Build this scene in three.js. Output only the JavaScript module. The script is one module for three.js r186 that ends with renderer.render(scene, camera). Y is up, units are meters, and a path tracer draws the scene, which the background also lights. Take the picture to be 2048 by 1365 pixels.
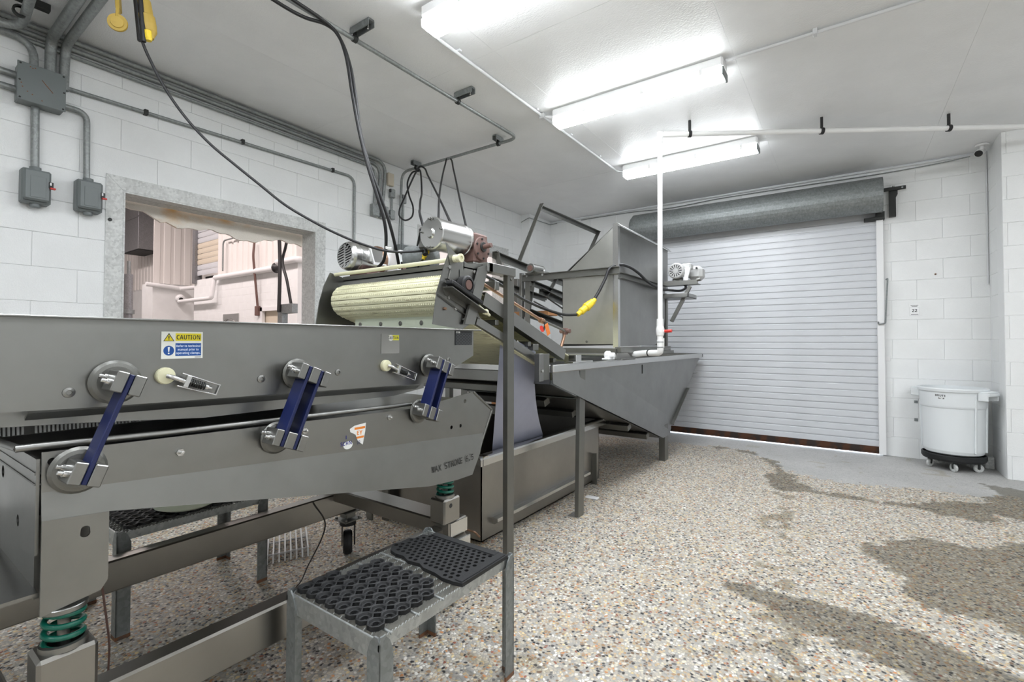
import * as THREE from 'three';
import { RectAreaLightUniformsLib } from 'three/addons/lights/RectAreaLightUniformsLib.js';
import { mergeVertices } from 'three/addons/utils/BufferGeometryUtils.js';
RectAreaLightUniformsLib.init();

// ---------------------------------------------------------------- camera, sky, lights, exposure
// x runs along the roller-door wall, y is up, -z runs away along the left wall; metres
const scene = new THREE.Scene();
const FOV = 2 * Math.atan(682.5 / 953.26) * 180 / Math.PI;
const camera = new THREE.PerspectiveCamera(FOV, 2048 / 1365, 0.02, 120);
camera.position.set(0, 1.19, 0);
camera.rotation.set(0.020324, 0.611144, 0.0014975, 'YXZ');
camera.setViewOffset(2048, 1365, 0, 18.3, 2048, 1365);
camera.updateProjectionMatrix();
scene.add(camera);
scene.background = new THREE.Color(0.80, 0.88, 1.0);
scene.backgroundIntensity = 4.5;
const renderer = new THREE.WebGLRenderer({ antialias: true });
renderer.toneMapping = THREE.LinearToneMapping;
renderer.toneMappingExposure = 2.95;
renderer.shadowMap.enabled = true;
const LAMP = { area: 13, lens: 9, farArea: 11, farLens: 3.5 };

// ---------------------------------------------------------------- helpers
let seed_ = 12345;
const rnd = () => { seed_ = (seed_ + 0x6d2b79f5) | 0; let t = Math.imul(seed_ ^ (seed_ >>> 15), 1 | seed_); t = (t + Math.imul(t ^ (t >>> 7), 61 | t)) ^ t; return ((t ^ (t >>> 14)) >>> 0) / 4294967296; };
const rr = (a, b) => a + (b - a) * rnd();
const V = (x, y, z) => new THREE.Vector3(x, y, z);
const vv = (a) => (a.isVector3 ? a.clone() : V(a[0], a[1], a[2]));
const used = new Map();
function numbered(name) { const n = used.get(name) ?? 0; used.set(name, n + 1); return n ? name + '_' + String(n).padStart(3, '0') : name; }
function shadows(o) { o.castShadow = true; o.receiveShadow = true; return o; }
function tag(o, label, category, group) { o.userData.label = label; o.userData.category = category; if (group) o.userData.group = group; return o; }
function thing(name, label, category, at = [0, 0, 0], group) {
  const o = new THREE.Group(); o.name = numbered(name); o.position.set(...at); scene.add(o);
  return tag(o, label, category, group);
}
function struct(name, at = [0, 0, 0]) { const o = new THREE.Group(); o.name = numbered(name); o.position.set(...at); o.userData.kind = 'structure'; scene.add(o); return o; }
function copyOf(root, at, turn, label, group) {
  const r = root.clone(); r.name = numbered(root.name.replace(/_\d{3}$/, '')); r.position.set(...at); r.rotation.y = turn; scene.add(r);
  r.userData = { ...root.userData }; if (label) r.userData.label = label; if (group) r.userData.group = group; return r;
}
const origin = (o) => { const p = V(0, 0, 0); for (let q = o; q && q !== scene; q = q.parent) p.add(q.position); return p; };

// collects triangles in world coordinates; build() turns them into one named mesh under its parent
class MB {
  constructor() { this.p = []; this.n = []; this.u = []; }
  vert(v, n, uv) { this.p.push(v.x, v.y, v.z); this.n.push(n.x, n.y, n.z); this.u.push(uv[0], uv[1]); }
  static uv(v, n) { const x = Math.abs(n.x), y = Math.abs(n.y), z = Math.abs(n.z); return x >= y && x >= z ? [v.z, v.y] : y >= z ? [v.x, v.z] : [v.x, v.y]; }
  tri(a, b, c) { const n = b.clone().sub(a).cross(c.clone().sub(a)).normalize(); for (const v of [a, b, c]) this.vert(v, n, MB.uv(v, n)); return this; }
  quad(a, b, c, d) { return this.tri(a, b, c).tri(a, c, d); }
  striN(a, b, c, na, nb, nc, ua, ub, uc) { this.vert(a, na, ua); this.vert(b, nb, ub); this.vert(c, nc, uc); }
  // box with chamfer c, axes ax ay az
  obox(ctr, ax, ay, az, w, h, d, c = 0) {
    const P = (i, j, k) => ctr.clone().addScaledVector(ax, i).addScaledVector(ay, j).addScaledVector(az, k);
    const hx = w / 2, hy = h / 2, hz = d / 2; c = Math.min(c, hx * 0.9, hy * 0.9, hz * 0.9);
    const face = (f) => { // f(s,t)-> corner, outward
      this.quad(f(-1, -1), f(1, -1), f(1, 1), f(-1, 1)); };
    const a = hx - c, b = hy - c, e = hz - c;
    face((s, t) => P(hx, s * b, t * e)); face((s, t) => P(-hx, t * b, s * e));
    face((s, t) => P(t * a, hy, s * e)); face((s, t) => P(s * a, -hy, t * e));
    face((s, t) => P(s * a, t * b, hz)); face((s, t) => P(t * a, s * b, -hz));
    if (c > 0) {
      for (const i of [-1, 1]) for (const j of [-1, 1]) {
        const q = (A, B, C, D, f) => (f > 0 ? this.quad(A, B, C, D) : this.quad(D, C, B, A));
        q(P(i * hx, j * b, -e), P(i * a, j * hy, -e), P(i * a, j * hy, e), P(i * hx, j * b, e), i * j);
        q(P(i * hx, -b, j * e), P(i * hx, b, j * e), P(i * a, b, j * hz), P(i * a, -b, j * hz), i * j);
        q(P(-a, i * hy, j * e), P(-a, i * b, j * hz), P(a, i * b, j * hz), P(a, i * hy, j * e), i * j);
        for (const k of [-1, 1]) { const A = P(i * hx, j * b, k * e), B = P(i * a, j * hy, k * e), C = P(i * a, j * b, k * hz); if (i * j * k > 0) this.tri(A, B, C); else this.tri(A, C, B); }
      }
    }
    return this;
  }
  box(x, y, z, w, h, d, c = 0) { return this.obox(V(x, y, z), V(1, 0, 0), V(0, 1, 0), V(0, 0, 1), w, h, d, c); }
  span(x0, x1, y0, y1, z0, z1, c = 0) { return this.box((x0 + x1) / 2, (y0 + y1) / 2, (z0 + z1) / 2, Math.abs(x1 - x0), Math.abs(y1 - y0), Math.abs(z1 - z0), c); }
  // rectangular bar from p to q; w across (perpendicular to up and the bar), h along up
  bar(p, q, w, h, up = [0, 1, 0], c = 0.002) {
    p = vv(p); q = vv(q); const d = q.clone().sub(p), l = d.length(); d.normalize();
    const s = d.clone().cross(vv(up)).normalize(), u = s.clone().cross(d).normalize();
    return this.obox(p.add(q).multiplyScalar(0.5), d, u, s, l, h, w, c);
  }
  // polygon poly [[a,b],...] at o + a*A + b*B, extruded along L
  sweep(poly, o, A, B, L, holes = []) {
    o = vv(o); A = vv(A); B = vv(B); L = vv(L);
    let pts = poly.map((q) => new THREE.Vector2(q[0], q[1])), hs = holes.map((h) => h.map((q) => new THREE.Vector2(q[0], q[1])));
    if (THREE.ShapeUtils.isClockWise(pts)) pts.reverse();
    hs.forEach((h) => { if (!THREE.ShapeUtils.isClockWise(h)) h.reverse(); });
    const flip = A.clone().cross(B).dot(L) < 0, at = (q, k) => o.clone().addScaledVector(A, q.x).addScaledVector(B, q.y).addScaledVector(L, k);
    const all = pts.concat(...hs), T = (a, b, c) => (flip ? this.tri(a, c, b) : this.tri(a, b, c));
    for (const [i, j, k] of THREE.ShapeUtils.triangulateShape(pts, hs)) { T(at(all[i], 1), at(all[j], 1), at(all[k], 1)); T(at(all[i], 0), at(all[k], 0), at(all[j], 0)); }
    for (const ring of [pts, ...hs]) for (let i = 0; i < ring.length; i++) {
      const a = ring[i], b = ring[(i + 1) % ring.length];
      T(at(a, 0), at(b, 0), at(b, 1)); T(at(a, 0), at(b, 1), at(a, 1));
    }
    return this;
  }
  // L-angle iron: heel line p-q, flanges along A and B
  angle(p, q, A, B, wa, wb, t = 0.005) { return this.sweep([[0, 0], [wa, 0], [wa, t], [t, t], [t, wb], [0, wb]], p, A, B, vv(q).sub(vv(p))); }
  // C-channel: web along B (height h) starting at p, flanges along A (width w)
  channel(p, q, A, B, w, h, t = 0.005) { return this.sweep([[0, 0], [w, 0], [w, t], [t, t], [t, h - t], [w, h - t], [w, h], [0, h]], p, A, B, vv(q).sub(vv(p))); }
  // surface of revolution: profile [[radius, along]...] on axis from o
  lathe(prof, o, axis, seg = 24, a0 = 0, a1 = Math.PI * 2) {
    o = vv(o); axis = vv(axis).normalize();
    const s = Math.abs(axis.y) < 0.9 ? V(0, 1, 0).cross(axis).normalize() : V(1, 0, 0).cross(axis).normalize(), t = axis.clone().cross(s);
    const P = (r, h, a) => o.clone().addScaledVector(axis, h).addScaledVector(s, r * Math.cos(a)).addScaledVector(t, r * Math.sin(a));
    let len = 0;
    for (let i = 0; i + 1 < prof.length; i++) {
      const [r0, h0] = prof[i], [r1, h1] = prof[i + 1], dl = Math.hypot(r1 - r0, h1 - h0); if (dl < 1e-7) continue;
      const nr = (h1 - h0) / dl, nh = -(r1 - r0) / dl, R = Math.max(r0, r1);
      const N = (a) => axis.clone().multiplyScalar(nh).addScaledVector(s, nr * Math.cos(a)).addScaledVector(t, nr * Math.sin(a));
      for (let k = 0; k < seg; k++) {
        const b = a0 + (a1 - a0) * k / seg, c = a0 + (a1 - a0) * (k + 1) / seg, A = P(r0, h0, b), B = P(r0, h0, c), C = P(r1, h1, c), D = P(r1, h1, b), nb = N(b), nc = N(c);
        const ub = b * R, uc = c * R, l0 = len, l1 = len + dl;
        if (r0 > 1e-7) this.striN(A, B, C, nb, nc, nc, [ub, l0], [uc, l0], [uc, l1]);
        if (r1 > 1e-7) this.striN(A, C, D, nb, nc, nb, [ub, l0], [uc, l1], [ub, l1]);
      }
      len += dl;
    }
    return this;
  }
  cyl(p, q, r, seg = 16, r2 = r, cap = true) {
    p = vv(p); q = vv(q); const l = p.distanceTo(q), c = Math.min(0.0015, r * 0.2), ax = q.clone().sub(p);
    return this.lathe(cap ? [[0, 0], [r - c, 0], [r, c], [r2, l - c], [r2 - c, l], [0, l]] : [[r, 0], [r2, l]], p, ax, seg);
  }
  // hexagonal bolt head / nut
  hex(p, q, r) { return this.lathe([[0, 0], [r, 0], [r, vv(p).distanceTo(vv(q))], [0, vv(p).distanceTo(vv(q))]], p, vv(q).sub(vv(p)), 6); }
  tubePts(pts, r, seg = 8, cap = true) {
    pts = pts.map(vv); const n = pts.length, rings = []; let ref = null, len = 0;
    for (let i = 0; i < n; i++) {
      const t = pts[Math.min(n - 1, i + 1)].clone().sub(pts[Math.max(0, i - 1)]).normalize();
      if (!ref) ref = Math.abs(t.y) < 0.9 ? V(0, 1, 0) : V(1, 0, 0);
      ref = ref.clone().sub(t.clone().multiplyScalar(ref.dot(t))).normalize();
      const b = t.clone().cross(ref); if (i) len += pts[i].distanceTo(pts[i - 1]);
      rings.push({ c: pts[i], a: ref, b, len, t });
    }
    const R = (g, a) => g.a.clone().multiplyScalar(Math.cos(a)).addScaledVector(g.b, Math.sin(a));
    for (let i = 0; i + 1 < n; i++) for (let k = 0; k < seg; k++) {
      const a0 = k / seg * Math.PI * 2, a1 = (k + 1) / seg * Math.PI * 2, g = rings[i], h = rings[i + 1], n0 = R(g, a0), n1 = R(g, a1), m0 = R(h, a0), m1 = R(h, a1);
      const A = g.c.clone().addScaledVector(n0, r), B = g.c.clone().addScaledVector(n1, r), C = h.c.clone().addScaledVector(m1, r), D = h.c.clone().addScaledVector(m0, r);
      this.striN(A, B, C, n0, n1, m1, [a0 * r, g.len], [a1 * r, g.len], [a1 * r, h.len]); this.striN(A, C, D, n0, m1, m0, [a0 * r, g.len], [a1 * r, h.len], [a0 * r, h.len]);
    }
    if (cap) for (const [g, s] of [[rings[0], -1], [rings[n - 1], 1]]) for (let k = 0; k < seg; k++) {
      const A = g.c.clone().addScaledVector(R(g, k / seg * Math.PI * 2), r), B = g.c.clone().addScaledVector(R(g, (k + 1) / seg * Math.PI * 2), r);
      if (s > 0) this.tri(g.c, A, B); else this.tri(g.c, B, A);
    }
    return this;
  }
  cable(pts, r, n = 60, seg = 7) { return this.tubePts(new THREE.CatmullRomCurve3(pts.map(vv), false, 'centripetal').getPoints(n), r, seg); }
  // straight runs joined by round bends of radius b
  pipe(pts, r, b = 0.06, seg = 10) {
    pts = pts.map(vv); const out = [pts[0]];
    for (let i = 1; i + 1 < pts.length; i++) {
      const p = pts[i], u = pts[i - 1].clone().sub(p), w = pts[i + 1].clone().sub(p), k = Math.min(b, u.length() * 0.49, w.length() * 0.49), A = p.clone().addScaledVector(u.normalize(), k), C = p.clone().addScaledVector(w.normalize(), k);
      for (let j = 0; j <= 6; j++) { const t = j / 6; out.push(A.clone().multiplyScalar((1 - t) * (1 - t)).addScaledVector(p, 2 * t * (1 - t)).addScaledVector(C, t * t)); }
    }
    out.push(pts[pts.length - 1]);
    return this.tubePts(out, r, seg);
  }
  helix(c, r, wire, h, turns, seg = 8) {
    const pts = []; for (let i = 0; i <= turns * 18; i++) { const a = i / 18 * Math.PI * 2; pts.push(V(c[0] + r * Math.cos(a), c[1] + h * i / (turns * 18), c[2] + r * Math.sin(a))); }
    return this.tubePts(pts, wire, seg);
  }
  // the same triangles with every corner moved by f
  warp(f) { const r = new MB(), p = this.p; for (let i = 0; i < p.length; i += 9) r.tri(f(V(p[i], p[i + 1], p[i + 2])), f(V(p[i + 3], p[i + 4], p[i + 5])), f(V(p[i + 6], p[i + 7], p[i + 8]))); return r; }
  add(o) { this.p.push(...o.p); this.n.push(...o.n); this.u.push(...o.u); return this; }
  geo(g, m) {
    g = g.index ? g.toNonIndexed() : g; if (m) g.applyMatrix4(m);
    const p = g.attributes.position, n = g.attributes.normal; for (let i = 0; i < p.count; i++) { const v = V(p.getX(i), p.getY(i), p.getZ(i)), k = V(n.getX(i), n.getY(i), n.getZ(i)); this.vert(v, k, MB.uv(v, k)); }
    return this;
  }
  geometry(off = V(0, 0, 0)) {
    const p = new Float32Array(this.p); for (let i = 0; i < p.length; i += 3) { p[i] -= off.x; p[i + 1] -= off.y; p[i + 2] -= off.z; }
    const g = new THREE.BufferGeometry(); g.setAttribute('position', new THREE.BufferAttribute(p, 3)); g.setAttribute('normal', new THREE.BufferAttribute(new Float32Array(this.n), 3)); g.setAttribute('uv', new THREE.BufferAttribute(new Float32Array(this.u), 2));
    return g;
  }
  build(name, mat, parent, extra) {
    const m = shadows(new THREE.Mesh(this.geometry(origin(parent)), mat)); m.name = parent === scene ? numbered(name) : name; parent.add(m);
    if (extra) Object.assign(m.userData, extra); return m;
  }
}
// a whole thing that is one mesh, set at its base
function solo(name, mb, mat, label, category, at, group) {
  const m = shadows(new THREE.Mesh(mb.geometry(V(...at)), mat)); m.name = numbered(name); m.position.set(...at); scene.add(m); return tag(m, label, category, group);
}

// ---------------------------------------------------------------- textures
const fade = (t) => t * t * (3 - 2 * t);
function grid(n) { const a = new Float32Array(n * n); for (let i = 0; i < a.length; i++) a[i] = rnd(); return a; }
const GR = {}; const gridOf = (n, k) => (GR[n + '_' + k] ??= grid(n));
function vnoise(u, v, n, k = 0, m = n) { // periodic value noise: n cells across, m cells up, u v in 0..1
  const g = gridOf(Math.max(n, m), k), N = Math.max(n, m), x = u * n, y = v * m, x0 = Math.floor(x), y0 = Math.floor(y), fx = fade(x - x0), fy = fade(y - y0);
  const at = (i, j) => g[(((j % m) + m) % m) * N + (((i % n) + n) % n)];
  return (at(x0, y0) * (1 - fx) + at(x0 + 1, y0) * fx) * (1 - fy) + (at(x0, y0 + 1) * (1 - fx) + at(x0 + 1, y0 + 1) * fx) * fy;
}
function fbm(u, v, n, oct = 4, k = 0) { let s = 0, a = 0.5, t = 0; for (let i = 0; i < oct; i++) { s += a * vnoise(u, v, n << i, k + i); t += a; a *= 0.5; } return s / t; }
const lin2s = (c) => Math.round(255 * Math.max(0, Math.min(1, c <= 0.0031308 ? c * 12.92 : 1.055 * Math.pow(c, 1 / 2.4) - 0.055)));
function tex(n, m, f, tile, srgb = true) { // f(u,v) -> [r,g,b] linear 0..1
  const d = new Uint8Array(n * m * 4);
  for (let y = 0; y < m; y++) for (let x = 0; x < n; x++) { const c = f((x + 0.5) / n, (y + 0.5) / m), i = (y * n + x) * 4; for (let j = 0; j < 3; j++) d[i + j] = srgb ? lin2s(c[j]) : Math.round(255 * Math.max(0, Math.min(1, c[j]))); d[i + 3] = 255; }
  const t = new THREE.DataTexture(d, n, m); t.wrapS = t.wrapT = THREE.RepeatWrapping; t.magFilter = THREE.LinearFilter; t.minFilter = THREE.LinearMipmapLinearFilter;
  if (srgb) t.colorSpace = THREE.SRGBColorSpace; t.repeat.set(1 / tile[0], 1 / tile[1]); t.needsUpdate = true; return t;
}
const g3 = (x) => [x, x, x];
const TX = {
  smudge: tex(512, 512, (u, v) => { const a = fbm(u, v, 4, 5, 1), b = fbm(u, v, 24, 3, 9); return g3(0.80 + 0.22 * a + 0.06 * (b - 0.5)); }, [0.9, 0.9]),
  smudgeR: tex(512, 512, (u, v) => { const a = fbm(u, v, 5, 5, 21), b = vnoise(u, v, 128, 30); return g3(0.80 + 0.24 * (a - 0.3) + 0.04 * (b - 0.5)); }, [0.8, 0.8], false),
  spangle: null,
  grain: tex(256, 256, (u, v) => g3(0.5 * fbm(u, v, 16, 3, 41) + 0.5 * vnoise(u, v, 128, 47)), [0.25, 0.25], false),
  plaster: tex(512, 512, (u, v) => g3(0.6 * fbm(u, v, 8, 4, 51) + 0.4 * vnoise(u, v, 160, 57)), [0.6, 0.6], false),
  paint: tex(512, 512, (u, v) => { const a = fbm(u, v, 6, 5, 61); return g3(0.975 + 0.05 * (a - 0.5) * 2); }, [1.3, 1.3]),
  roller: tex(512, 512, (u, v) => g3(0.6 * vnoise(u, v, 48, 71, 160) + 0.4 * fbm(u, v, 64, 2, 74)), [0.5, 0.5], false),
};
{ // zinc spangle: random flat-toned crystals
  const n = 26, pts = []; for (let i = 0; i < n; i++) for (let j = 0; j < n; j++) pts.push([(i + rnd()) / n, (j + rnd()) / n, rnd()]);
  TX.spangle = tex(512, 512, (u, v) => { const ci = Math.floor(u * n), cj = Math.floor(v * n); let best = 9, t = 0; for (let a = -1; a < 2; a++) for (let b = -1; b < 2; b++) { const p = pts[((ci + a + n) % n) * n + ((cj + b + n) % n)]; let dx = Math.abs(p[0] - u), dy = Math.abs(p[1] - v); dx = Math.min(dx, 1 - dx); dy = Math.min(dy, 1 - dy); const d = dx * dx + dy * dy; if (d < best) { best = d; t = p[2]; } } return g3(0.66 + 0.22 * t + 0.2 * (fbm(u, v, 6, 4, 81) - 0.3)); }, [0.30, 0.30]);
}
const rust = tex(512, 512, (u, v) => { const a = fbm(u, v, 6, 5, 91), k = Math.max(0, Math.min(1, (a - 0.42) * 6)); return [0.10 + 0.16 * k, 0.07 + 0.03 * k, 0.055 - 0.02 * k]; }, [0.4, 0.4]);
// exposed-aggregate floor: pebbles of many colours set in grey cement
const s2l = (c) => { c /= 255; return c <= 0.04045 ? c / 12.92 : Math.pow((c + 0.055) / 1.055, 2.4); };
const PAL = [[212, 203, 184, 20], [228, 224, 216, 14], [190, 182, 168, 18], [168, 165, 160, 14], [196, 172, 138, 12], [168, 138, 104, 9], [128, 104, 84, 7], [112, 110, 108, 7], [70, 68, 66, 5], [44, 43, 43, 4], [200, 140, 92, 3], [150, 88, 66, 1.5], [218, 198, 150, 6]].map((p) => [s2l(p[0]), s2l(p[1]), s2l(p[2]), p[3]]);
const PSUM = PAL.reduce((s, p) => s + p[3], 0);
const pick = () => { let r = rnd() * PSUM; for (const p of PAL) if ((r -= p[3]) <= 0) return p; return PAL[0]; };
const FT = 2.5, FN = 2048, FC = 200; // tile 2.5 m, one cell per 12.5 mm
const floorTex = (() => {
  const P = []; for (let j = 0; j < FC; j++) for (let i = 0; i < FC; i++) { const c = pick(), k = rr(0.82, 1.12), el = rr(0.75, 1.35), an = rnd() * Math.PI; P.push([(i + rnd()) / FC, (j + rnd()) / FC, c[0] * k, c[1] * k, c[2] * k, rr(0.75, 1.25), Math.cos(an), Math.sin(an), el]); }
  const col = new Uint8Array(FN * FN * 4), bmp = new Uint8Array(FN * FN * 4), cem = [0.50, 0.475, 0.42];
  for (let y = 0; y < FN; y++) for (let x = 0; x < FN; x++) {
    const u = (x + 0.5) / FN, v = (y + 0.5) / FN, ci = Math.floor(u * FC), cj = Math.floor(v * FC); let b1 = 9, b2 = 9, w = null;
    for (let a = -1; a < 2; a++) for (let b = -1; b < 2; b++) {
      const p = P[((cj + b + FC) % FC) * FC + ((ci + a + FC) % FC)]; let dx = p[0] - u, dy = p[1] - v; dx -= Math.round(dx); dy -= Math.round(dy);
      const e = (dx * p[6] + dy * p[7]) * p[8], f = (-dx * p[7] + dy * p[6]) / p[8], d = Math.sqrt(e * e + f * f) * FC / p[5]; if (d < b1) { b2 = b1; b1 = d; w = p; } else if (d < b2) b2 = d;
    }
    const edge = Math.max(0, Math.min(1, (b2 - b1) * 3.2)), body = Math.max(0, Math.min(1, (0.72 - b1) * 6)), k = edge * body, i = (y * FN + x) * 4, dirt = 0.78 + 0.22 * Math.min(1, k * 1.6);
    for (let c = 0; c < 3; c++) col[i + c] = lin2s((cem[c] * (1 - k) + w[2 + c] * k) * dirt);
    bmp[i] = bmp[i + 1] = bmp[i + 2] = Math.round(255 * Math.min(1, k * (1 - 0.5 * b1))); col[i + 3] = bmp[i + 3] = 255;
  }
  return [col, bmp].map((d, k) => { const t = new THREE.DataTexture(d, FN, FN); t.wrapS = t.wrapT = THREE.RepeatWrapping; t.magFilter = THREE.LinearFilter; if (!k) t.colorSpace = THREE.SRGBColorSpace; t.repeat.set(1 / FT, 1 / FT); t.needsUpdate = true; return t; });
})();
const concreteTex = tex(1024, 1024, (u, v) => { const a = fbm(u, v, 5, 5, 101), b = vnoise(u, v, 300, 111), c = vnoise(u, v, 120, 113), s = b > 0.86 ? 0.6 : b < 0.1 ? 1.3 : 1; const k = (0.36 + 0.14 * a + 0.05 * (c - 0.5)) * s; return [k, k * 0.985, k * 0.95]; }, [1.6, 1.6]);

// ---------------------------------------------------------------- materials
const M = {};
const std = (name, o) => (M[name] = Object.assign(new THREE.MeshStandardMaterial(o), { name }));
const C = (r, g, b) => new THREE.Color().setRGB(r, g, b);
std('steel', { color: C(0.30, 0.30, 0.288), metalness: 1, roughness: 0.42, map: TX.smudge, roughnessMap: TX.smudgeR, bumpMap: TX.grain, bumpScale: 0.00004 });
std('steelBright', { color: C(0.58, 0.58, 0.57), metalness: 1, roughness: 0.28, roughnessMap: TX.smudgeR });
std('steelOld', { color: C(0.22, 0.22, 0.205), metalness: 0.9, roughness: 0.5, map: TX.smudge, roughnessMap: TX.smudgeR, bumpMap: TX.grain, bumpScale: 0.0003 });
std('steelTank', { color: C(0.33, 0.32, 0.30), metalness: 1, roughness: 0.38, map: TX.smudge, roughnessMap: TX.smudgeR, bumpMap: TX.grain, bumpScale: 0.00004 });
std('galv', { color: C(0.50, 0.52, 0.51), metalness: 0.75, roughness: 0.5, map: TX.spangle, bumpMap: TX.grain, bumpScale: 0.0003 });
std('galvDull', { color: C(0.30, 0.32, 0.32), metalness: 0.6, roughness: 0.55, map: TX.spangle });
std('plate', { color: C(0.74, 0.75, 0.73), metalness: 0.15, roughness: 0.55, map: TX.spangle, bumpMap: TX.plaster, bumpScale: 0.001 });
std('block', { color: C(0.86, 0.87, 0.865), roughness: 0.55, map: TX.paint, bumpMap: TX.plaster, bumpScale: 0.0016 });
std('ceiling', { color: C(0.86, 0.865, 0.865), roughness: 0.38, map: TX.paint, bumpMap: TX.roller, bumpScale: 0.0012 });
std('pebble', { color: C(1.0, 1.0, 1.0), roughness: 0.6, map: floorTex[0], bumpMap: floorTex[1], bumpScale: 0.0025, vertexColors: true });
std('concrete', { color: C(1, 1, 1), roughness: 0.75, map: concreteTex, bumpMap: TX.plaster, bumpScale: 0.001, vertexColors: true });
std('slat', { color: C(0.63, 0.645, 0.67), roughness: 0.28, map: TX.paint });
std('white', { color: C(0.82, 0.82, 0.82), roughness: 0.4, bumpMap: TX.grain, bumpScale: 0.0003 });
std('whitePlastic', { color: C(0.76, 0.79, 0.80), roughness: 0.42, bumpMap: TX.grain, bumpScale: 0.0002 });
std('pvc', { color: C(0.84, 0.84, 0.83), roughness: 0.3 });
std('greyBox', { color: C(0.17, 0.19, 0.19), roughness: 0.45, map: TX.paint, bumpMap: TX.grain, bumpScale: 0.0002 });
std('conduit', { color: C(0.36, 0.38, 0.375), metalness: 0.5, roughness: 0.45, map: TX.spangle });
std('conduitWhite', { color: C(0.72, 0.73, 0.74), roughness: 0.4, map: TX.paint });
std('black', { color: C(0.012, 0.012, 0.013), roughness: 0.5 });
std('blackRubber', { color: C(0.009, 0.0095, 0.0105), roughness: 0.6, bumpMap: TX.grain, bumpScale: 0.0004 });
std('blackIron', { color: C(0.03, 0.032, 0.03), metalness: 0.3, roughness: 0.5 });
std('yellow', { color: C(0.80, 0.58, 0.03), roughness: 0.45 });
std('yellowDirty', { color: C(0.50, 0.34, 0.06), roughness: 0.55, map: TX.smudge });
std('blue', { color: C(0.005, 0.012, 0.075), roughness: 0.4 });
std('blueEdge', { color: C(0.05, 0.07, 0.22), roughness: 0.5 });
std('green', { color: C(0.0, 0.10, 0.065), roughness: 0.3 });
std('rust', { color: C(1, 1, 1), roughness: 0.8, map: rust, bumpMap: TX.grain, bumpScale: 0.001 });
std('gear', { color: C(0.16, 0.09, 0.075), roughness: 0.6, map: TX.smudge, bumpMap: TX.grain, bumpScale: 0.0006 });
std('belt', { color: C(0.74, 0.72, 0.50), roughness: 0.5, map: tex(512, 512, (u, v) => { const a = fbm(u, v, 5, 5, 121), b = vnoise(u, v, 10, 131, 120), k = Math.max(0, (b - 0.66) * 2) * Math.max(0, a - 0.35) * 3; return [1 - 0.75 * k, 1 - 0.85 * k, 1 - 0.95 * k]; }, [0.5, 0.5]) });
std('uhmw', { color: C(0.70, 0.76, 0.62), roughness: 0.42 });
std('cream', { color: C(0.74, 0.72, 0.50), roughness: 0.4 });
std('copper', { color: C(0.40, 0.25, 0.17), metalness: 0.9, roughness: 0.4, map: TX.smudge });
std('rustDark', { color: C(0.30, 0.28, 0.28), roughness: 0.8, map: rust, bumpMap: TX.grain, bumpScale: 0.001 });
std('steelSheet', { color: C(0.46, 0.46, 0.43), metalness: 1, roughness: 0.46, map: TX.smudge, roughnessMap: TX.smudgeR });
std('paleGrey', { color: C(0.52, 0.52, 0.51), metalness: 0.2, roughness: 0.45, map: TX.smudge });
std('orange', { color: C(0.75, 0.20, 0.03), roughness: 0.5 });
std('red', { color: C(0.62, 0.04, 0.03), roughness: 0.4 });
std('guard', { color: C(0.36, 0.38, 0.48), roughness: 0.32, metalness: 0.35, map: TX.smudge, side: THREE.DoubleSide });
std('wood', { color: C(0.42, 0.20, 0.08), roughness: 0.7, map: TX.smudge });
std('siding', { color: C(0.80, 0.77, 0.74), roughness: 0.45 });
std('duct', { color: C(0.30, 0.30, 0.31), metalness: 0.6, roughness: 0.45, map: TX.spangle });
std('dark', { color: C(0.02, 0.021, 0.02), roughness: 0.7 });
std('foam', { color: C(0.80, 0.74, 0.66), roughness: 0.8, map: tex(512, 256, (u, v) => { const a = fbm(u, v, 5, 5, 141), k = Math.max(0, (a - 0.52) * 4); return [1 - 0.15 * k, 1 - 0.4 * k, 1 - 0.65 * k]; }, [1.2, 0.6]), bumpMap: TX.plaster, bumpScale: 0.004 });
std('tan', { color: C(0.62, 0.55, 0.44), roughness: 0.6 });
std('outside', { color: C(0.55, 0.54, 0.52), roughness: 0.9, map: concreteTex });
const lensMat = std('lens', { color: C(0.9, 0.9, 0.9), roughness: 0.3, emissive: C(0.93, 0.97, 1.0), emissiveIntensity: LAMP.lens });
const farLens = std('lensWarm', { color: C(0.9, 0.9, 0.9), roughness: 0.3, emissive: C(1, 0.93, 0.92), emissiveIntensity: LAMP.farLens });

// flat print on a canvas, laid on a thin plate
function print(w, h, draw, px = 512) {
  const cv = document.createElement('canvas'); cv.width = px; cv.height = Math.round(px * h / w); const g = cv.getContext('2d'); draw(g, cv.width, cv.height);
  const t = new THREE.CanvasTexture(cv); t.colorSpace = THREE.SRGBColorSpace; return t;
}
// card of size w x h centred at c, its face towards n, its top towards +y; front carries the print
function card(parent, name, c, n, w, h, t, map, opt = {}) {
  const g = opt.clear ? new THREE.PlaneGeometry(w, h) : new THREE.BoxGeometry(w, h, t), edge = opt.edge ?? M.white, face = new THREE.MeshStandardMaterial({ map, roughness: 0.45, transparent: !!opt.clear, name: name + '_print', ...(opt.mat ?? {}) });
  const m = shadows(new THREE.Mesh(g, opt.clear ? face : [edge, edge, edge, edge, face, edge])); m.name = parent === scene ? numbered(name) : name; m.lookAt(V(...n)); m.rotateZ(opt.roll ?? 0);
  m.position.copy(V(...c).sub(origin(parent))); parent.add(m); return m;
}

// ---------------------------------------------------------------- the setting
const XL = -3.87, ZD = -6.37, H = 3.04, XR = 3.6, ZB = 3.0, TW = 0.2;
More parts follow.
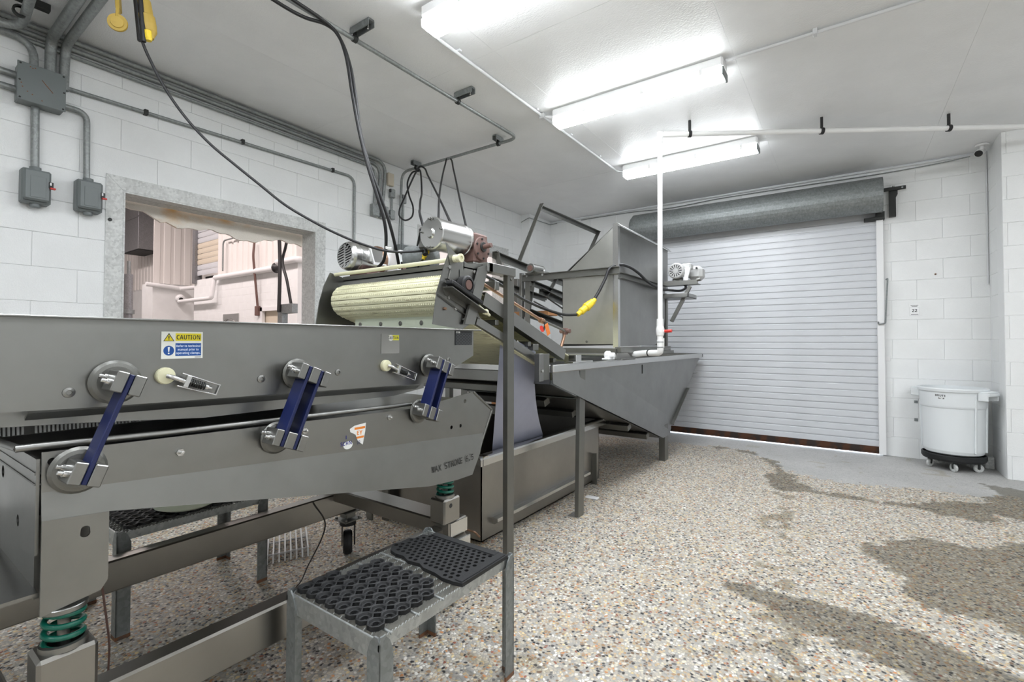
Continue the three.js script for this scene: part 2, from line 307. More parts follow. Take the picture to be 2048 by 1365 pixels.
// a wall of blocks: a mortar core and one mesh per block; plane given by o (a corner at the floor), a (unit along), n (unit out of the face)
const blockGeo = new Map();
function blockWall(wall, o, a, n, len, high, openings, mat, thick = TW, opts = {}) {
  o = vv(o); a = vv(a); n = vv(n); const up = V(0, 1, 0), core = new MB(), off = origin(wall), g = 0.005;
  const rect = (r) => [[r[0], r[2]], [r[1], r[2]], [r[1], r[3]], [r[0], r[3]]];
  const outline = [[0, 0]]; const floorDoors = openings.filter((r) => r[2] <= 0).sort((p, q) => p[0] - q[0]);
  for (const r of floorDoors) outline.push([r[0], 0], [r[0], r[3]], [r[1], r[3]], [r[1], 0]);
  outline.push([len, 0], [len, high], [0, high]);
  core.sweep(outline, o.clone().addScaledVector(n, -0.005), a, up, n.clone().multiplyScalar(-thick + 0.005), openings.filter((r) => r[2] > 0).map(rect));
  core.build('mortar', mat, wall);
  const CH = 0.2032, CW = 0.4064, lo = opts.from ?? 0, hi = opts.to ?? len;
  for (let row = 0; row * CH < high - 0.02; row++) {
    const y0 = row * CH, y1 = Math.min(high, y0 + CH);
    for (let k = -1; k * CW < len; k++) {
      const x0 = Math.max(0, lo, k * CW + (row % 2 ? CW / 2 : 0) + (opts.shift ?? 0)), x1 = Math.min(len, hi, (k + 1) * CW + (row % 2 ? CW / 2 : 0) + (opts.shift ?? 0)); if (x1 - x0 < 0.02) continue;
      if (y1 < (opts.low ?? 0)) continue;
      let list = [[x0, x1, y0, y1]];
      for (const r of openings) list = list.flatMap(([p, q, s, t]) => {
        if (q <= r[0] || p >= r[1] || t <= r[2] || s >= r[3]) return [[p, q, s, t]];
        const out = []; if (p < r[0]) out.push([p, r[0], s, t]); if (q > r[1]) out.push([r[1], q, s, t]);
        const m0 = Math.max(p, r[0]), m1 = Math.min(q, r[1]); if (t > r[3]) out.push([m0, m1, r[3], t]); if (s < r[2]) out.push([m0, m1, s, r[2]]); return out;
      });
      for (const [p, q, s, t] of list) {
        if (q - p < 0.015 || t - s < 0.015) continue;
        const w = q - p, h = t - s, key = [w.toFixed(3), h.toFixed(3), a.x, a.z, n.x, n.z].join();
        if (!blockGeo.has(key)) blockGeo.set(key, new MB().obox(V(0, 0, 0), a, up, n, w - 0.001, h - 0.001, 0.03, opts.bevel ?? 0.0026).geometry());
        const m = shadows(new THREE.Mesh(blockGeo.get(key), mat)); m.name = 'block';
        m.position.copy(o.clone().addScaledVector(a, (p + q) / 2).addScaledVector(up, (s + t) / 2).addScaledVector(n, -0.015 + rr(-0.0008, 0.0008)).sub(off)); wall.add(m);
      }
    }
  }
}
// floor: exposed aggregate with damp patches, and a smoother cement apron before the roller door
const POLY = {
  z1: [[0.03, -3.35], [0.15, -3.62], [0.33, -3.83], [0.56, -3.82], [0.85, -4.06], [1.4, -4.1], [1.4, -3.2], [0.9, -2.95], [0.59, -2.90], [0.46, -2.89], [0.33, -2.86], [0.29, -2.98], [0.20, -3.03], [0.19, -3.14]],
  z1b: [[0.19, -2.97], [0.35, -3.00], [0.55, -3.06], [0.9, -3.1], [0.9, -2.75], [0.56, -2.71], [0.50, -2.81], [0.35, -2.77], [0.24, -2.81]],
  z2: [[-0.47, -2.54], [-0.27, -2.59], [0, -2.6], [0.17, -2.58], [0.32, -2.5], [0.51, -2.49], [0.9, -2.35], [0.85, -2.1], [0.47, -2.16], [0.27, -2.10], [0.18, -2.2], [0.06, -2.28], [-0.13, -2.30], [-0.32, -2.37]],
  z3: [[0.36, -4.52], [0.62, -4.79], [0.8, -4.88], [0.96, -5.32], [0.94, -5.55], [1.5, -5.45], [1.5, -4.7], [0.97, -4.61], [0.82, -4.62], [0.85, -4.46], [0.7, -4.42], [0.52, -4.38]],
  patch: [[-0.58, -4.84], [-0.51, -4.99], [-0.37, -4.71], [-0.31, -4.42], [-0.49, -4.3]],
};
const LINE = [[-1.18, -5.78], [-0.86, -5.7], [-0.61, -5.36], [-0.43, -4.85], [-0.3, -4.51], [-0.02, -4.48], [0.19, -4.49], [0.37, -4.52]];
const STREAK = [[-0.43, -4.26], [-0.37, -3.27], [-0.34, -2.9], [-0.29, -2.51], [-0.22, -2.16], [-0.22, -1.7]];
const APRON = [[-3.9, -5.6], [-2.18, -5.57], [-1.67, -5.75], [-1.19, -5.83], [-0.87, -5.76], [-0.6, -5.38], [-0.43, -5.04], [-0.2, -4.92], [0.22, -4.95], [0.66, -5.11], [1.09, -5.19], [3.7, -5.25], [3.7, -6.5], [-3.9, -6.5]];
const segd = (x, z, L) => { let d = 9; for (let i = 0; i + 1 < L.length; i++) { const [ax, az] = L[i], [bx, bz] = L[i + 1], t = Math.max(0, Math.min(1, ((x - ax) * (bx - ax) + (z - az) * (bz - az)) / ((bx - ax) ** 2 + (bz - az) ** 2))); d = Math.min(d, Math.hypot(x - ax - t * (bx - ax), z - az - t * (bz - az))); } return d; };
const inside = (x, z, P) => { let k = false; for (let i = 0, j = P.length - 1; i < P.length; j = i++) if ((P[i][1] > z) !== (P[j][1] > z) && x < (P[j][0] - P[i][0]) * (z - P[i][1]) / (P[j][1] - P[i][1]) + P[i][0]) k = !k; return k; };
const signed = (x, z, P) => (inside(x, z, P) ? 1 : -1) * segd(x, z, P.concat([P[0]]));
{
  const line = (a, b, fa, fb, fine, coarse) => { const r = []; for (let x = a; x < b - 1e-6;) { r.push(x); const f = x >= fa && x < fb; x += f ? fine : Math.min(coarse, x < fa ? Math.max(fine, fa - x) : coarse); } r.push(b); return r; };
  const xs = line(XL - TW, XR, -1.3, 1.4, 0.022, 0.12), zs = line(ZD - 0.25, ZB, -5.95, -1.2, 0.022, 0.12);
  const pos = [], colr = [], uv = [], nor = [], idx = [[], []];
  const nz = (x, z, n, k) => vnoise(((x / 6) % 1 + 1) % 1, ((z / 6) % 1 + 1) % 1, n, k);
  const apronAt = (x, z) => signed(x, z, APRON) + 0.16 * (nz(x, z, 30, 301) - 0.5) + 0.14 * (nz(x, z, 140, 302) - 0.5) > 0;
  const tone = (x, z) => {
    const w = 0.11 * (nz(x, z, 40, 311) - 0.5) + 0.07 * (nz(x, z, 150, 312) - 0.5); let t = 1;
    for (const k in POLY) if (signed(x, z, POLY[k]) + w > 0) t = Math.min(t, k === 'z2' || k === 'patch' ? 0.42 : 0.46);
    if (segd(x, z, LINE) + 1.2 * w < 0.035) t = Math.min(t, 0.46);
    const s = segd(x, z, STREAK); if (s < 0.09 && nz(x, z, 90, 314) > 0.60) t = Math.min(t, 0.62);
    if (nz(x, z, 60, 315) > 0.90) t = Math.min(t, 0.86);
    return t;
  };
  const W = xs.length;
  for (const z of zs) for (const x of xs) { const t = tone(x, z), b = t < 0.9 ? [t * 1.02, t * 0.98, t * 0.88] : [t, t, t]; pos.push(x, 0, z); nor.push(0, 1, 0); uv.push(x, z); colr.push(...b); }
  for (let j = 0; j + 1 < zs.length; j++) for (let i = 0; i + 1 < W; i++) { const a = j * W + i, b = a + 1, c = a + W, d = c + 1, k = apronAt((xs[i] + xs[i + 1]) / 2, (zs[j] + zs[j + 1]) / 2) ? 1 : 0; idx[k].push(a, c, b, b, c, d); }
  const g = new THREE.BufferGeometry(); g.setAttribute('position', new THREE.Float32BufferAttribute(pos, 3)); g.setAttribute('normal', new THREE.Float32BufferAttribute(nor, 3)); g.setAttribute('uv', new THREE.Float32BufferAttribute(uv, 2)); g.setAttribute('color', new THREE.Float32BufferAttribute(colr, 3));
  g.setIndex(idx[0].concat(idx[1])); g.addGroup(0, idx[0].length, 0); g.addGroup(idx[0].length, idx[1].length, 1);
  const f = struct('floor'); const top = shadows(new THREE.Mesh(g, [M.pebble, M.concrete])); top.name = 'surface'; f.add(top);
  new MB().span(XL - TW, XR + TW, -0.2, -0.004, ZD - 0.25, ZB + TW).build('slab', M.concrete.clone(), f).material.vertexColors = false;
  const far = struct('floor_beyond'); new MB().span(-24.4, XL - TW, -0.2, 0, -7.6, 3.2).build('slab', M.outside, far);
  const out = struct('pavement_outside'); new MB().span(-9, 9, -0.25, -0.02, ZD - 12, ZD - 0.25).build('slab', M.outside, out);
}
{ // ceiling of painted boards
  const c = struct('ceiling'); new MB().span(XL - TW, XR + TW, H + 0.016, H + 0.2, ZD - TW, ZB + TW).build('deck', M.ceiling, c);
  const xs = [XL, -3.055, -1.815, -0.572, 0.658, 1.89, 3.12, XR], zs = [ZD, -4.83, -2.39, 0.05, 2.49, ZB];
  const geo = new Map();
  for (let i = 0; i + 1 < xs.length; i++) for (let j = 0; j + 1 < zs.length; j++) {
    const w = xs[i + 1] - xs[i], d = zs[j + 1] - zs[j], key = w.toFixed(3) + d.toFixed(3);
    if (!geo.has(key)) geo.set(key, new MB().box(0, 0, 0, w - 0.0006, 0.016, d - 0.0006, 0.0012).geometry());
    const m = shadows(new THREE.Mesh(geo.get(key), M.ceiling)); m.name = 'board'; m.position.set((xs[i] + xs[i + 1]) / 2, H + 0.008 + rr(-0.001, 0.0005), (zs[j] + zs[j + 1]) / 2); c.add(m);
  }
}
// left wall with two openings; z runs from ZB down to ZD along -z
const O1 = { z0: -1.08, z1: -2.47, y0: 0.95, y1: 2.175 }, O2 = { z0: -3.8, z1: -5.33, y0: 0.95, y1: 2.385 };
{
  const w = struct('wall_left'); const r = (o) => [ZB - o.z0, ZB - o.z1, o.y0, o.y1];
  blockWall(w, [XL, 0, ZB], [0, 0, -1], [1, 0, 0], ZB - ZD, H, [r(O1), r(O2)], M.block, TW, { from: 1.6 });
  blockWallPlain(w, [XL, 0, ZB], 1.6);
  const d = struct('wall_door'); blockWall(d, [XL, 0, ZD], [1, 0, 0], [0, 0, 1], XR - XL, H, [[XL * -1 - 2.32, XL * -1 + 0.305, -1, 2.66]], M.block, TW, { to: 5.1 });
  new MB().span(XL + 5.1, XR, 0, H, ZD - 0.03, ZD).build('render', M.block, d);
  const p = struct('pillar_corner'); const A = V(-3.73, 0, -5.76);
  blockWall(p, [-3.73, 0, -5.76], [0, 0, -1], [1, 0, 0], 0.61, H, [], M.block, 0.14);
  blockWall(p, [XL, 0, -5.76], [1, 0, 0], [0, 0, 1], 0.14, H, [], M.block, 0.1);
  const q = struct('pillar_right');
  blockWall(q, [1.136, 0, ZD], [0, 0, 1], [-1, 0, 0], -5.875 - ZD - 0.032, H, [], M.block, 0.2, { shift: 0.09 });
  blockWall(q, [1.136, 0, -5.875], [1, 0, 0], [0, 0, 1], 1.22, H, [], M.block, 0.2, { shift: 0.03 });
  const s = struct('wall_right'); new MB().span(XR, XR + TW, 0, H, ZD - TW, ZB + TW).build('face', M.block, s);
  const b = struct('wall_back'); new MB().span(XL - TW, XR, 0, H, ZB, ZB + TW).build('face', M.block, b);
}
function blockWallPlain(w, o, len) { new MB().span(XL - 0.03, XL, 0, H, ZB - len, ZB).build('render', M.block, w); }
// plate trim round the openings: mitred face plates and liners through the wall
function trim(o, fw, name) {
  const t = struct(name), X = XL, th = 0.006, a = fw, b = fw;
  const zl = o.z0 + a, zr = o.z1 - a, yt = o.y1 + b;
  new MB().sweep([[zl, yt], [o.z0, o.y1], [o.z0, o.y0], [zl, o.y0]], [X, 0, 0], [0, 0, 1], [0, 1, 0], [th, 0, 0]).build('jamb_plate', M.plate, t);
  new MB().sweep([[zl - 0.002, yt], [o.z0 - 0.001, o.y1], [o.z1 + 0.001, o.y1], [zr + 0.002, yt]], [X, 0, 0], [0, 0, 1], [0, 1, 0], [th, 0, 0]).build('lintel_plate', M.plate, t);
  new MB().sweep([[zr, yt], [o.z1, o.y1], [o.z1, o.y0], [zr, o.y0]], [X, 0, 0], [0, 0, 1], [0, 1, 0], [th, 0, 0]).build('jamb_plate', M.plate, t);
  for (const [x0, x1] of [[X - 0.085, X + th], [X - TW, X - 0.095]]) new MB().span(x0, x1, o.y1 - 0.012, o.y1 - 0.001, o.z1, o.z0).build('lintel_liner', M.plate, t);
  for (const z of [o.z0 - 0.006, o.z1 + 0.006]) new MB().span(X - TW, X + th, o.y0, o.y1 - 0.012, z - 0.005, z + 0.005).build('jamb_liner', M.plate, t);
  new MB().span(X - TW, X + 0.02, o.y0 - 0.001, o.y0 + 0.02, o.z1, o.z0, 0.003).build('sill', M.plate, t);
  return t;
}
{ const t = trim(O1, 0.09, 'trim_1'); new MB().cyl([XL + 0.004, 1.97, -1.012], [XL + 0.014, 1.97, -1.012], 0.011, 12).build('plug', M.blackIron, t); trim(O2, 0.10, 'trim_2'); }

// roller door
{
  const d = struct('door_1'), x0 = -2.36, x1 = 0.315, z = ZD + 0.004, P = 0.0735, prof = [[0.002, 0], [0.011, 0.0006], [0.0125, 0.003], [0.0128, 0.008], [0.0128, 0.057], [0.0105, 0.0600], [0.0045, 0.0615], [0.0030, 0.0640], [0.0030, 0.0735], [-0.0005, 0.0760], [-0.003, 0.076], [-0.003, 0]];
  const g = new MB().sweep(prof, [x0, 0, 0], [0, 0, 1], [0, 1, 0], [x1 - x0, 0, 0]).geometry();
  for (let i = 0; 0.085 + i * P < 2.72; i++) { const m = shadows(new THREE.Mesh(g, M.slat)); m.name = 'slat'; m.position.set(0, 0.085 + i * P, z + rr(-0.0006, 0.0006)); d.add(m); }
  const bar = new MB().span(x0, x1, 0.018, 0.088, z - 0.01, z + 0.02, 0.003).build('bottom_bar', M.rustDark, d, { label: 'rusty brown bottom bar' });
  new MB().span(x0, x1, 0.018, 0.026, z + 0.02, z + 0.045).build('bar_foot', M.rustDark, bar);
  for (const [a, b, n] of [[0.273, 0.333, 1], [-2.35, -2.29, 1]]) { const c = new MB().span(a, b, 0.012, 2.485, ZD - 0.01, ZD + 0.062, 0.003).build('guide', M.white, d); for (const y of [0.22, 0.6, 1.02, 1.5, 2.40]) new MB().span(b - 0.001, b + 0.045, y - 0.028, y + 0.028, ZD, ZD + 0.012, 0.002).build('anchor_tab', M.white, c); }
  new MB().span(0.17, 0.345, 2.475, 2.505, ZD + 0.005, ZD + 0.09, 0.003).span(0.27, 0.345, 2.5, 2.56, ZD + 0.005, ZD + 0.085, 0.003).span(0.285, 0.30, 2.55, 2.70, ZD + 0.03, ZD + 0.06).build('guide_head', M.blackIron, d, { label: 'black steel guide head' });
}
{ // curved hood over the door coil
  const t = thing('door_hood', 'long grey galvanised curved hood over the white roller door', 'door hood', [-1, 2.55, ZD]);
  const cz = ZD + 0.20, cy = 2.685, r = 0.185;
  const out = [[ZD + 0.005, 2.89], [ZD + 0.16, 2.885]]; for (let i = 0; i <= 14; i++) { const a = Math.PI * (0.5 - i / 14 * 0.92); out.push([cz + r * Math.cos(a) * 1.05, cy + 0.20 * Math.sin(a) - (Math.sin(a) < 0 ? -0.03 : 0)]); } out.push([ZD + 0.10, 2.545]);
  const th = 0.004, inn = out.map(([z, y]) => [z - th * 0.7, y - th * Math.sign(y - cy)]).reverse();
  new MB().sweep(out.concat(inn), [-2.30, 0, 0], [0, 0, 1], [0, 1, 0], [2.62, 0, 0]).build('hood_sheet', M.galvHood ?? M.galvDull, t);
  const capP = out.concat([[ZD + 0.005, 2.545]]);
  new MB().sweep(capP, [0.317, 0, 0], [0, 0, 1], [0, 1, 0], [0.006, 0, 0]).build('end_plate', M.galvDull, t);
  new MB().sweep(capP.map(([z, y]) => [ZD + (z - ZD) * 0.93, 2.715 + (y - 2.715) * 0.86]), [-2.33, 0, 0], [0, 0, 1], [0, 1, 0], [0.03, 0, 0]).build('end_plate', M.galvDull, t);
  for (const z of [ZD + 0.11, ZD + 0.2]) new MB().cyl([0.322, 2.87, z], [0.327, 2.87, z], 0.008, 8).build('rivet', M.galv, t);
}
{
  const t = thing('coil_bracket', 'black iron bracket and bar holding the coil beside the door hood', 'bracket', [0.42, 2.5, ZD]);
  new MB().span(0.325, 0.52, 2.765, 2.80, ZD + 0.06, ZD + 0.085, 0.003).build('shaft_bar', M.blackIron, t);
  new MB().sweep([[0.385, 2.79], [0.385, 2.50], [0.44, 2.50], [0.44, 2.70], [0.455, 2.73], [0.455, 2.79]], [0, 0, ZD + 0.001], [1, 0, 0], [0, 1, 0], [0, 0, 0.05]).build('wall_plate', M.blackIron, t);
  new MB().hex([0.49, 2.782, ZD + 0.085], [0.49, 2.782, ZD + 0.093], 0.009).hex([0.42, 2.80, ZD + 0.06], [0.42, 2.815, ZD + 0.06], 0.012).build('bolt', M.galv, t);
}
solo('pull_rod', new MB().pipe([[0.345, 1.84, ZD + 0.07], [0.362, 1.855, ZD + 0.075], [0.338, 1.385, ZD + 0.075], [0.282, 1.375, ZD + 0.075], [0.280, 1.405, ZD + 0.075]], 0.007, 0.012, 8), M.galvDull, 'thin grey hooked pull rod hanging on the white door guide', 'rod', [0.33, 1.37, ZD + 0.07]);

// ---------------------------------------------------------------- lights of the room
function fixture(x, z, label, lit = true) {
  const t = thing('ceiling_light', label, 'ceiling light', [x, H, z], undefined), L = 1.27;
  new MB().box(x, H - 0.035, z, L, 0.07, 0.15, 0.012).build('housing', M.white, t);
  const lens = new MB().sweep([[-0.068, H - 0.071], [0.068, H - 0.071], [0.068, H - 0.098], [0.058, H - 0.116], [0.038, H - 0.126], [-0.038, H - 0.126], [-0.058, H - 0.116], [-0.068, H - 0.098]], [x - L / 2 + 0.012, 0, z], [0, 0, 1], [0, 1, 0], [L - 0.024, 0, 0]).build('lens', lensMat, t); lens.castShadow = false;
  for (const s of [-1, 1]) { for (const k of [-0.35, 0.1, 0.5]) new MB().span(x + k - 0.012, x + k + 0.012, H - 0.095, H - 0.055, z + s * 0.07 - 0.006, z + s * 0.078, 0.002).build('latch', M.white, t); new MB().span(x + s * (L / 2 - 0.004) - 0.005, x + s * (L / 2 - 0.004) + 0.007, H - 0.122, H - 0.07, z - 0.07, z + 0.07, 0.004).build('end_clip', s > 0 ? M.galvDull : M.white, t); }
  const a = new THREE.RectAreaLight(0xf2f7ff, LAMP.area, L - 0.1, 0.11); a.position.set(x, H - 0.135, z); a.rotation.x = -Math.PI / 2; scene.add(a);
  return t;
}
fixture(-1.265, -1.90, 'long white strip light nearest the camera, cut by the photo edge, glowing on the ceiling');
fixture(-1.265, -3.33, 'long glowing strip light in the middle of the ceiling row, thin pipe at each end');
fixture(-1.265, -4.79, 'long glowing strip light closest to the roller door, crossed by the white pipe');
for (const [x, z, label] of [[2.2, -3.33, 'strip light of the second ceiling row on the right, closest to the pillar'], [2.2, -1.2, 'strip light in the middle of the second ceiling row on the right'], [2.2, 1.2, 'rearmost strip light of the second ceiling row on the right'], [-1.265, -0.45, 'added unseen strip light of the first row, above the vibrating conveyor'], [-1.265, 1.0, 'added unseen rearmost strip light of the first row, behind the vibrating conveyor']]) fixture(x, z, label);  // both first-row lamps here are added unseen to brighten left wall and ceiling

// ---------------------------------------------------------------- the hall beyond the left wall
{
  const w = struct('wall_beyond'), YS = 3.05, top = 6.2, PZ = -6.12, PX = -10.3;
  const bw = (o, a, n, len, opts, ops = []) => blockWall(w, o, a, n, len, YS, ops, M.block, 0.2, { low: 1.0, bevel: 0.006, ...opts });
  bw([-16.4, 0, -6.37], [1, 0, 0], [0, 0, 1], 5.6, {}, [[3.95, 5.55, -1, 2.05]]);
  bw([-11.0, 0, PZ], [1, 0, 0], [0, 0, 1], 0.7, {}); bw([PX, 0, PZ], [0, 0, -1], [1, 0, 0], 0.82, {});
  new MB().span(-24.3, -18.3, 0, YS + 0.12, -7.0, -6.75).build('far_face', M.block, w); new MB().span(-19, -18.1, 0, YS, -7.5, -5.85).build('far_pier', M.block, w);
  new MB().span(-16.44, -16.38, 0, YS, -7.5, -6.57).build('far_return', M.block, w);
  new MB().span(-24.4, -4.07, 0, top, 3.0, 3.2).build('side', M.block, w); new MB().span(-24.4, -24.2, 0, top, -7.6, 3.2).build('end', M.block, w);
  new MB().span(-24.4, -4.07, 0, top, -7.7, -7.5).build('backing', M.siding, w); new MB().span(PX, -4.07, 0, YS, -7.1, -6.94).build('backing', M.block, w);
  new MB().span(XL - TW, XL - 0.05, H, top, -7.6, 3.2).build('upper_wall', M.siding, w);
  const c = struct('ceiling_beyond'); new MB().span(-24.4, -3.9, top, top + 0.2, -7.7, 3.2).build('deck', M.siding, c);
  // ribbed metal cladding above the blocks: every rib panel its own piece
  const rib = (o, a, n, len, step, y0, y1, wall) => { o = vv(o); a = vv(a); n = vv(n); const k = Math.floor(len / step), g = new MB().sweep([[0, 0], [step * 0.58, 0], [step * 0.64, -0.035], [step * 0.94, -0.035], [step, 0], [step, -0.045], [0, -0.045]], [0, 0, 0], a, n, [0, y1 - y0, 0]).geometry();
    for (let i = 0; i < k; i++) { const m = shadows(new THREE.Mesh(g, M.siding)); m.name = 'cladding_rib'; m.position.copy(o).addScaledVector(a, i * step).add(V(0, y0, 0)); wall.add(m); } };
  rib([-14.75, 0, -6.33], [1, 0, 0], [0, 0, 1], 4.3, 0.305, YS, top, w); rib([-10.3, 0, -6.08], [0, 0, -1], [1, 0, 0], 1.4, 0.305, YS + 0.06, top, w);
  rib([-18.05, 0, -5.85], [0, 0, -1], [1, 0, 0], 1.6, 0.29, YS, top, w); rib([-24.0, 0, -6.72], [1, 0, 0], [0, 0, 1], 5.4, 0.305, YS + 0.1, top, w);
  // raised shutter between the claddings
  const s = struct('door_2'); const g = new MB().sweep([[0, 0.008], [0.02, 0], [0.03, 0.05], [0.03, 0.13], [0.005, 0.16], [0, 0.16]], [-16.2, 0, 0], [0, 0, 1], [0, 1, 0], [1.42, 0, 0]).geometry();
  for (let i = 0; i < 17; i++) { const m = shadows(new THREE.Mesh(g, i < 6 && i > 1 ? M.tan : M.slat)); m.name = 'slat'; m.position.set(0, 3.18 + i * 0.165, -6.4); s.add(m); }
  new MB().span(-16.38, -16.2, 2.95, top, -6.5, -6.3).build('guide', M.duct, s); new MB().span(-16.2, -14.8, 2.7, 3.18, -6.9, -6.6).build('gap_back', M.dark, s);
  const lights = struct('light_beyond');
  for (const [x, z] of [[-6.5, -3.5], [-10, -3.2], [-14, -3.2], [-18, -3.2]]) { new MB().box(x, top - 0.08, z, 2.4, 0.1, 0.5).build('light_lens', farLens, lights); const a = new THREE.RectAreaLight(0xffeeec, LAMP.farArea, 2.3, 0.6); a.position.set(x, top - 0.16, z); a.rotation.x = -Math.PI / 2; scene.add(a); }
}
{ // fittings of that hall
  const t = thing('unit_heater', 'dark grey sheet metal duct box hanging high in the far hall', 'duct', [-20.7, 4.36, -6.3]);
  new MB().span(-21.6, -20.0, 4.39, 6.15, -6.68, -6.02, 0.01).build('casing', M.duct, t); new MB().span(-21.5, -20.05, 4.36, 4.39, -6.66, -6.06).build('outlet', M.dark, t);
  new MB().span(-21.62, -19.99, 5.5, 5.56, -6.69, -6.0).build('flange', M.duct, t);
  solo('wall_pipe', new MB().pipe([[-14.75, 3.0, -6.27], [-11.15, 3.0, -6.27]], 0.075, 0.1, 12), M.white, 'fat white pipe along the top of the far block wall', 'pipe', [-13, 3.0, -6.27]);
  solo('wall_pipe', new MB().pipe([[-11.02, 3.06, -6.04], [-10.22, 3.06, -6.04], [-10.22, 3.06, -6.9]], 0.075, 0.08, 12), M.white, 'fat white pipe bending round the top of the far block pier', 'pipe', [-10.3, 3.06, -6.1]);
  solo('drain_pipe', new MB().pipe([[-14.78, 2.95, -6.25], [-14.82, 2.42, -6.2], [-17.0, 2.42, -6.2]], 0.06, 0.1, 10), M.white, 'white drain pipe stepping down beneath the far shutter', 'pipe', [-15.6, 2.4, -6.2]);
  solo('roof_pipe', new MB().pipe([[-17.95, 2.98, -5.62], [-17.95, 2.92, -6.6], [-16.6, 2.9, -6.65]], 0.07, 0.1, 10), M.white, 'white pipe under the cladding of the far pier', 'pipe', [-17.95, 2.95, -6]);
  const c = solo('coupling', new MB().lathe([[0, 0], [0.1, 0], [0.13, 0.05], [0.1, 0.12], [0.1, 0.42], [0.13, 0.5], [0.1, 0.55], [0, 0.55]], [-11.55, 3.0, -6.27], [1, 0, 0], 16), M.black, 'black rubber pipe coupling beside the far pier', 'coupling', [-11.3, 3.0, -6.27]);
  solo('conduit_line', new MB().pipe([[-14.25, 3.15, -6.24], [-14.25, 4.0, -6.24], [-11.4, 4.02, -6.24]], 0.022, 0.15, 8), M.conduit, 'thin grey conduit loop across the far ribbed cladding', 'conduit', [-13, 4, -6.24]);
  solo('socket_drop', new MB().pipe([[-12.55, 3.75, -6.25], [-12.5, 3.4, -6.2], [-12.48, 2.0, -6.33]], 0.03, 0.1, 8).span(-12.56, -12.40, 1.85, 2.1, -6.36, -6.28, 0.01), M.gear, 'dark conduit drop with a small socket on the far block wall', 'conduit', [-12.5, 1.85, -6.3]);
  const fr = thing('posted_sheet', 'shiny grey sheet posted on the far block wall', 'panel', [-14.0, 1.3, -6.36]); new MB().span(-14.45, -13.55, 1.1, 1.95, -6.37, -6.35, 0.004).build('sheet', M.steelBright, fr); for (const z of [0.02]) new MB().cable([[-14.4, 1.72, -6.33], [-14.2, 1.80, -6.32], [-13.9, 1.78, -6.33], [-13.6, 1.70, -6.33]], 0.012, 20).build('ripple', M.steelBright, fr);
  const pn = thing('notice_panel', 'thin framed white panel low on the far block wall', 'panel', [-15.5, 1.3, -6.36]); new MB().span(-16.1, -15.15, 0.9, 1.45, -6.372, -6.355).build('sheet', M.white, pn); new MB().span(-16.1, -15.15, 1.44, 1.46, -6.37, -6.345).span(-15.17, -15.15, 0.9, 1.45, -6.37, -6.345).build('frame', M.galvDull, pn);
  const dr = struct('door_3'); new MB().span(-12.44, -10.88, 0, 2.04, -6.5, -6.44).build('leaf', M.tan, dr); new MB().span(-12.46, -12.3, 0, 2.06, -6.42, -6.34).span(-12.46, -10.84, 1.96, 2.06, -6.42, -6.34).build('frame', M.white, dr);
  const mp = thing('control_post', 'grey post with a black control box before the far wall', 'post', [-8.9, 0, -5.0]); new MB().span(-9.0, -8.84, 0, 1.9, -5.06, -4.94, 0.006).build('post', M.galvDull, mp); new MB().span(-8.86, -8.5, 1.1, 1.5, -5.05, -4.9, 0.01).build('control_box', M.black, mp); new MB().cyl([-8.68, 1.32, -4.9], [-8.68, 1.32, -4.88], 0.035, 12).cyl([-8.68, 1.2, -4.9], [-8.68, 1.2, -4.88], 0.04, 12).build('button', M.cream, mp); new MB().span(-8.84, -8.5, 1.72, 1.9, -5.06, -4.94, 0.004).build('bracket', M.galvDull, mp);
  solo('hanging_hose', new MB().cable([[-9.2, 4.2, -5.0], [-9.12, 3.6, -5], [-9.05, 2.9, -5], [-8.95, 2.4, -4.95], [-8.88, 1.75, -4.9]], 0.035, 40, 8), M.black, 'black hose hanging onto the far control post', 'hose', [-9, 2, -5]);
  solo('hanging_hose', new MB().cable([[-8.72, 3.25, -4.98], [-8.85, 3.0, -5], [-8.95, 2.75, -5], [-8.75, 2.35, -4.98], [-8.6, 1.9, -4.98]], 0.028, 40, 8), M.black, 'black lead looping beside the far hanging hose', 'hose', [-8.8, 2, -5]);
  const bc = thing('security_camera', 'small white dome camera on the far hall wall under the cladding', 'camera', [-17.9, 2.6, -6.2]); new MB().lathe([[0, 0], [0.12, 0], [0.14, 0.1], [0.1, 0.25], [0, 0.28]], [-17.95, 2.6, -6.55], [1, -0.2, 0.2], 14).build('body', M.white, bc); new MB().cyl([-17.70, 2.55, -6.5], [-17.66, 2.54, -6.49], 0.06, 12).build('lens', M.black, bc);
  const dk = thing('pipe_riser', 'dark pipe riser with valves at the left edge of the large wall opening', 'pipe', [-11.08, 0, -3.2]); new MB().cyl([-11.08, 0.6, -3.2], [-11.08, 2.45, -3.2], 0.07, 12).build('riser', M.duct, dk); new MB().pipe([[-11.08, 2.32, -3.2], [-11.9, 2.32, -3.15]], 0.035, 0.05, 8).pipe([[-11.08, 2.1, -3.2], [-11.9, 2.1, -3.15]], 0.035, 0.05, 8).build('branch', M.duct, dk); new MB().cyl([-11.08, 2.42, -3.2], [-11.08, 2.70, -3.2], 0.03, 8).cyl([-11.08, 1.7, -3.2], [-11.08, 1.78, -3.2], 0.10, 10).cyl([-11.08, 1.3, -3.2], [-11.08, 1.5, -3.2], 0.09, 10).build('coupling', M.galvDull, dk);
  // torn white edge hanging under the lintel on the far side
  const pts = [[-1.08, 2.17]], n = 40; const low = (z) => { const k = (-1.08 - z) / 1.39; return 2.115 - 0.06 * Math.sin(k * 3.1) - 0.03 * k + 0.02 * Math.sin(k * 17) + 0.008 * Math.sin(k * 61); };
  for (let i = 0; i <= n; i++) { const z = -1.085 - 1.38 * i / n; pts.push([z, low(z) - (i === 8 ? 0.012 : 0)]); } pts.push([-2.465, 2.17]);
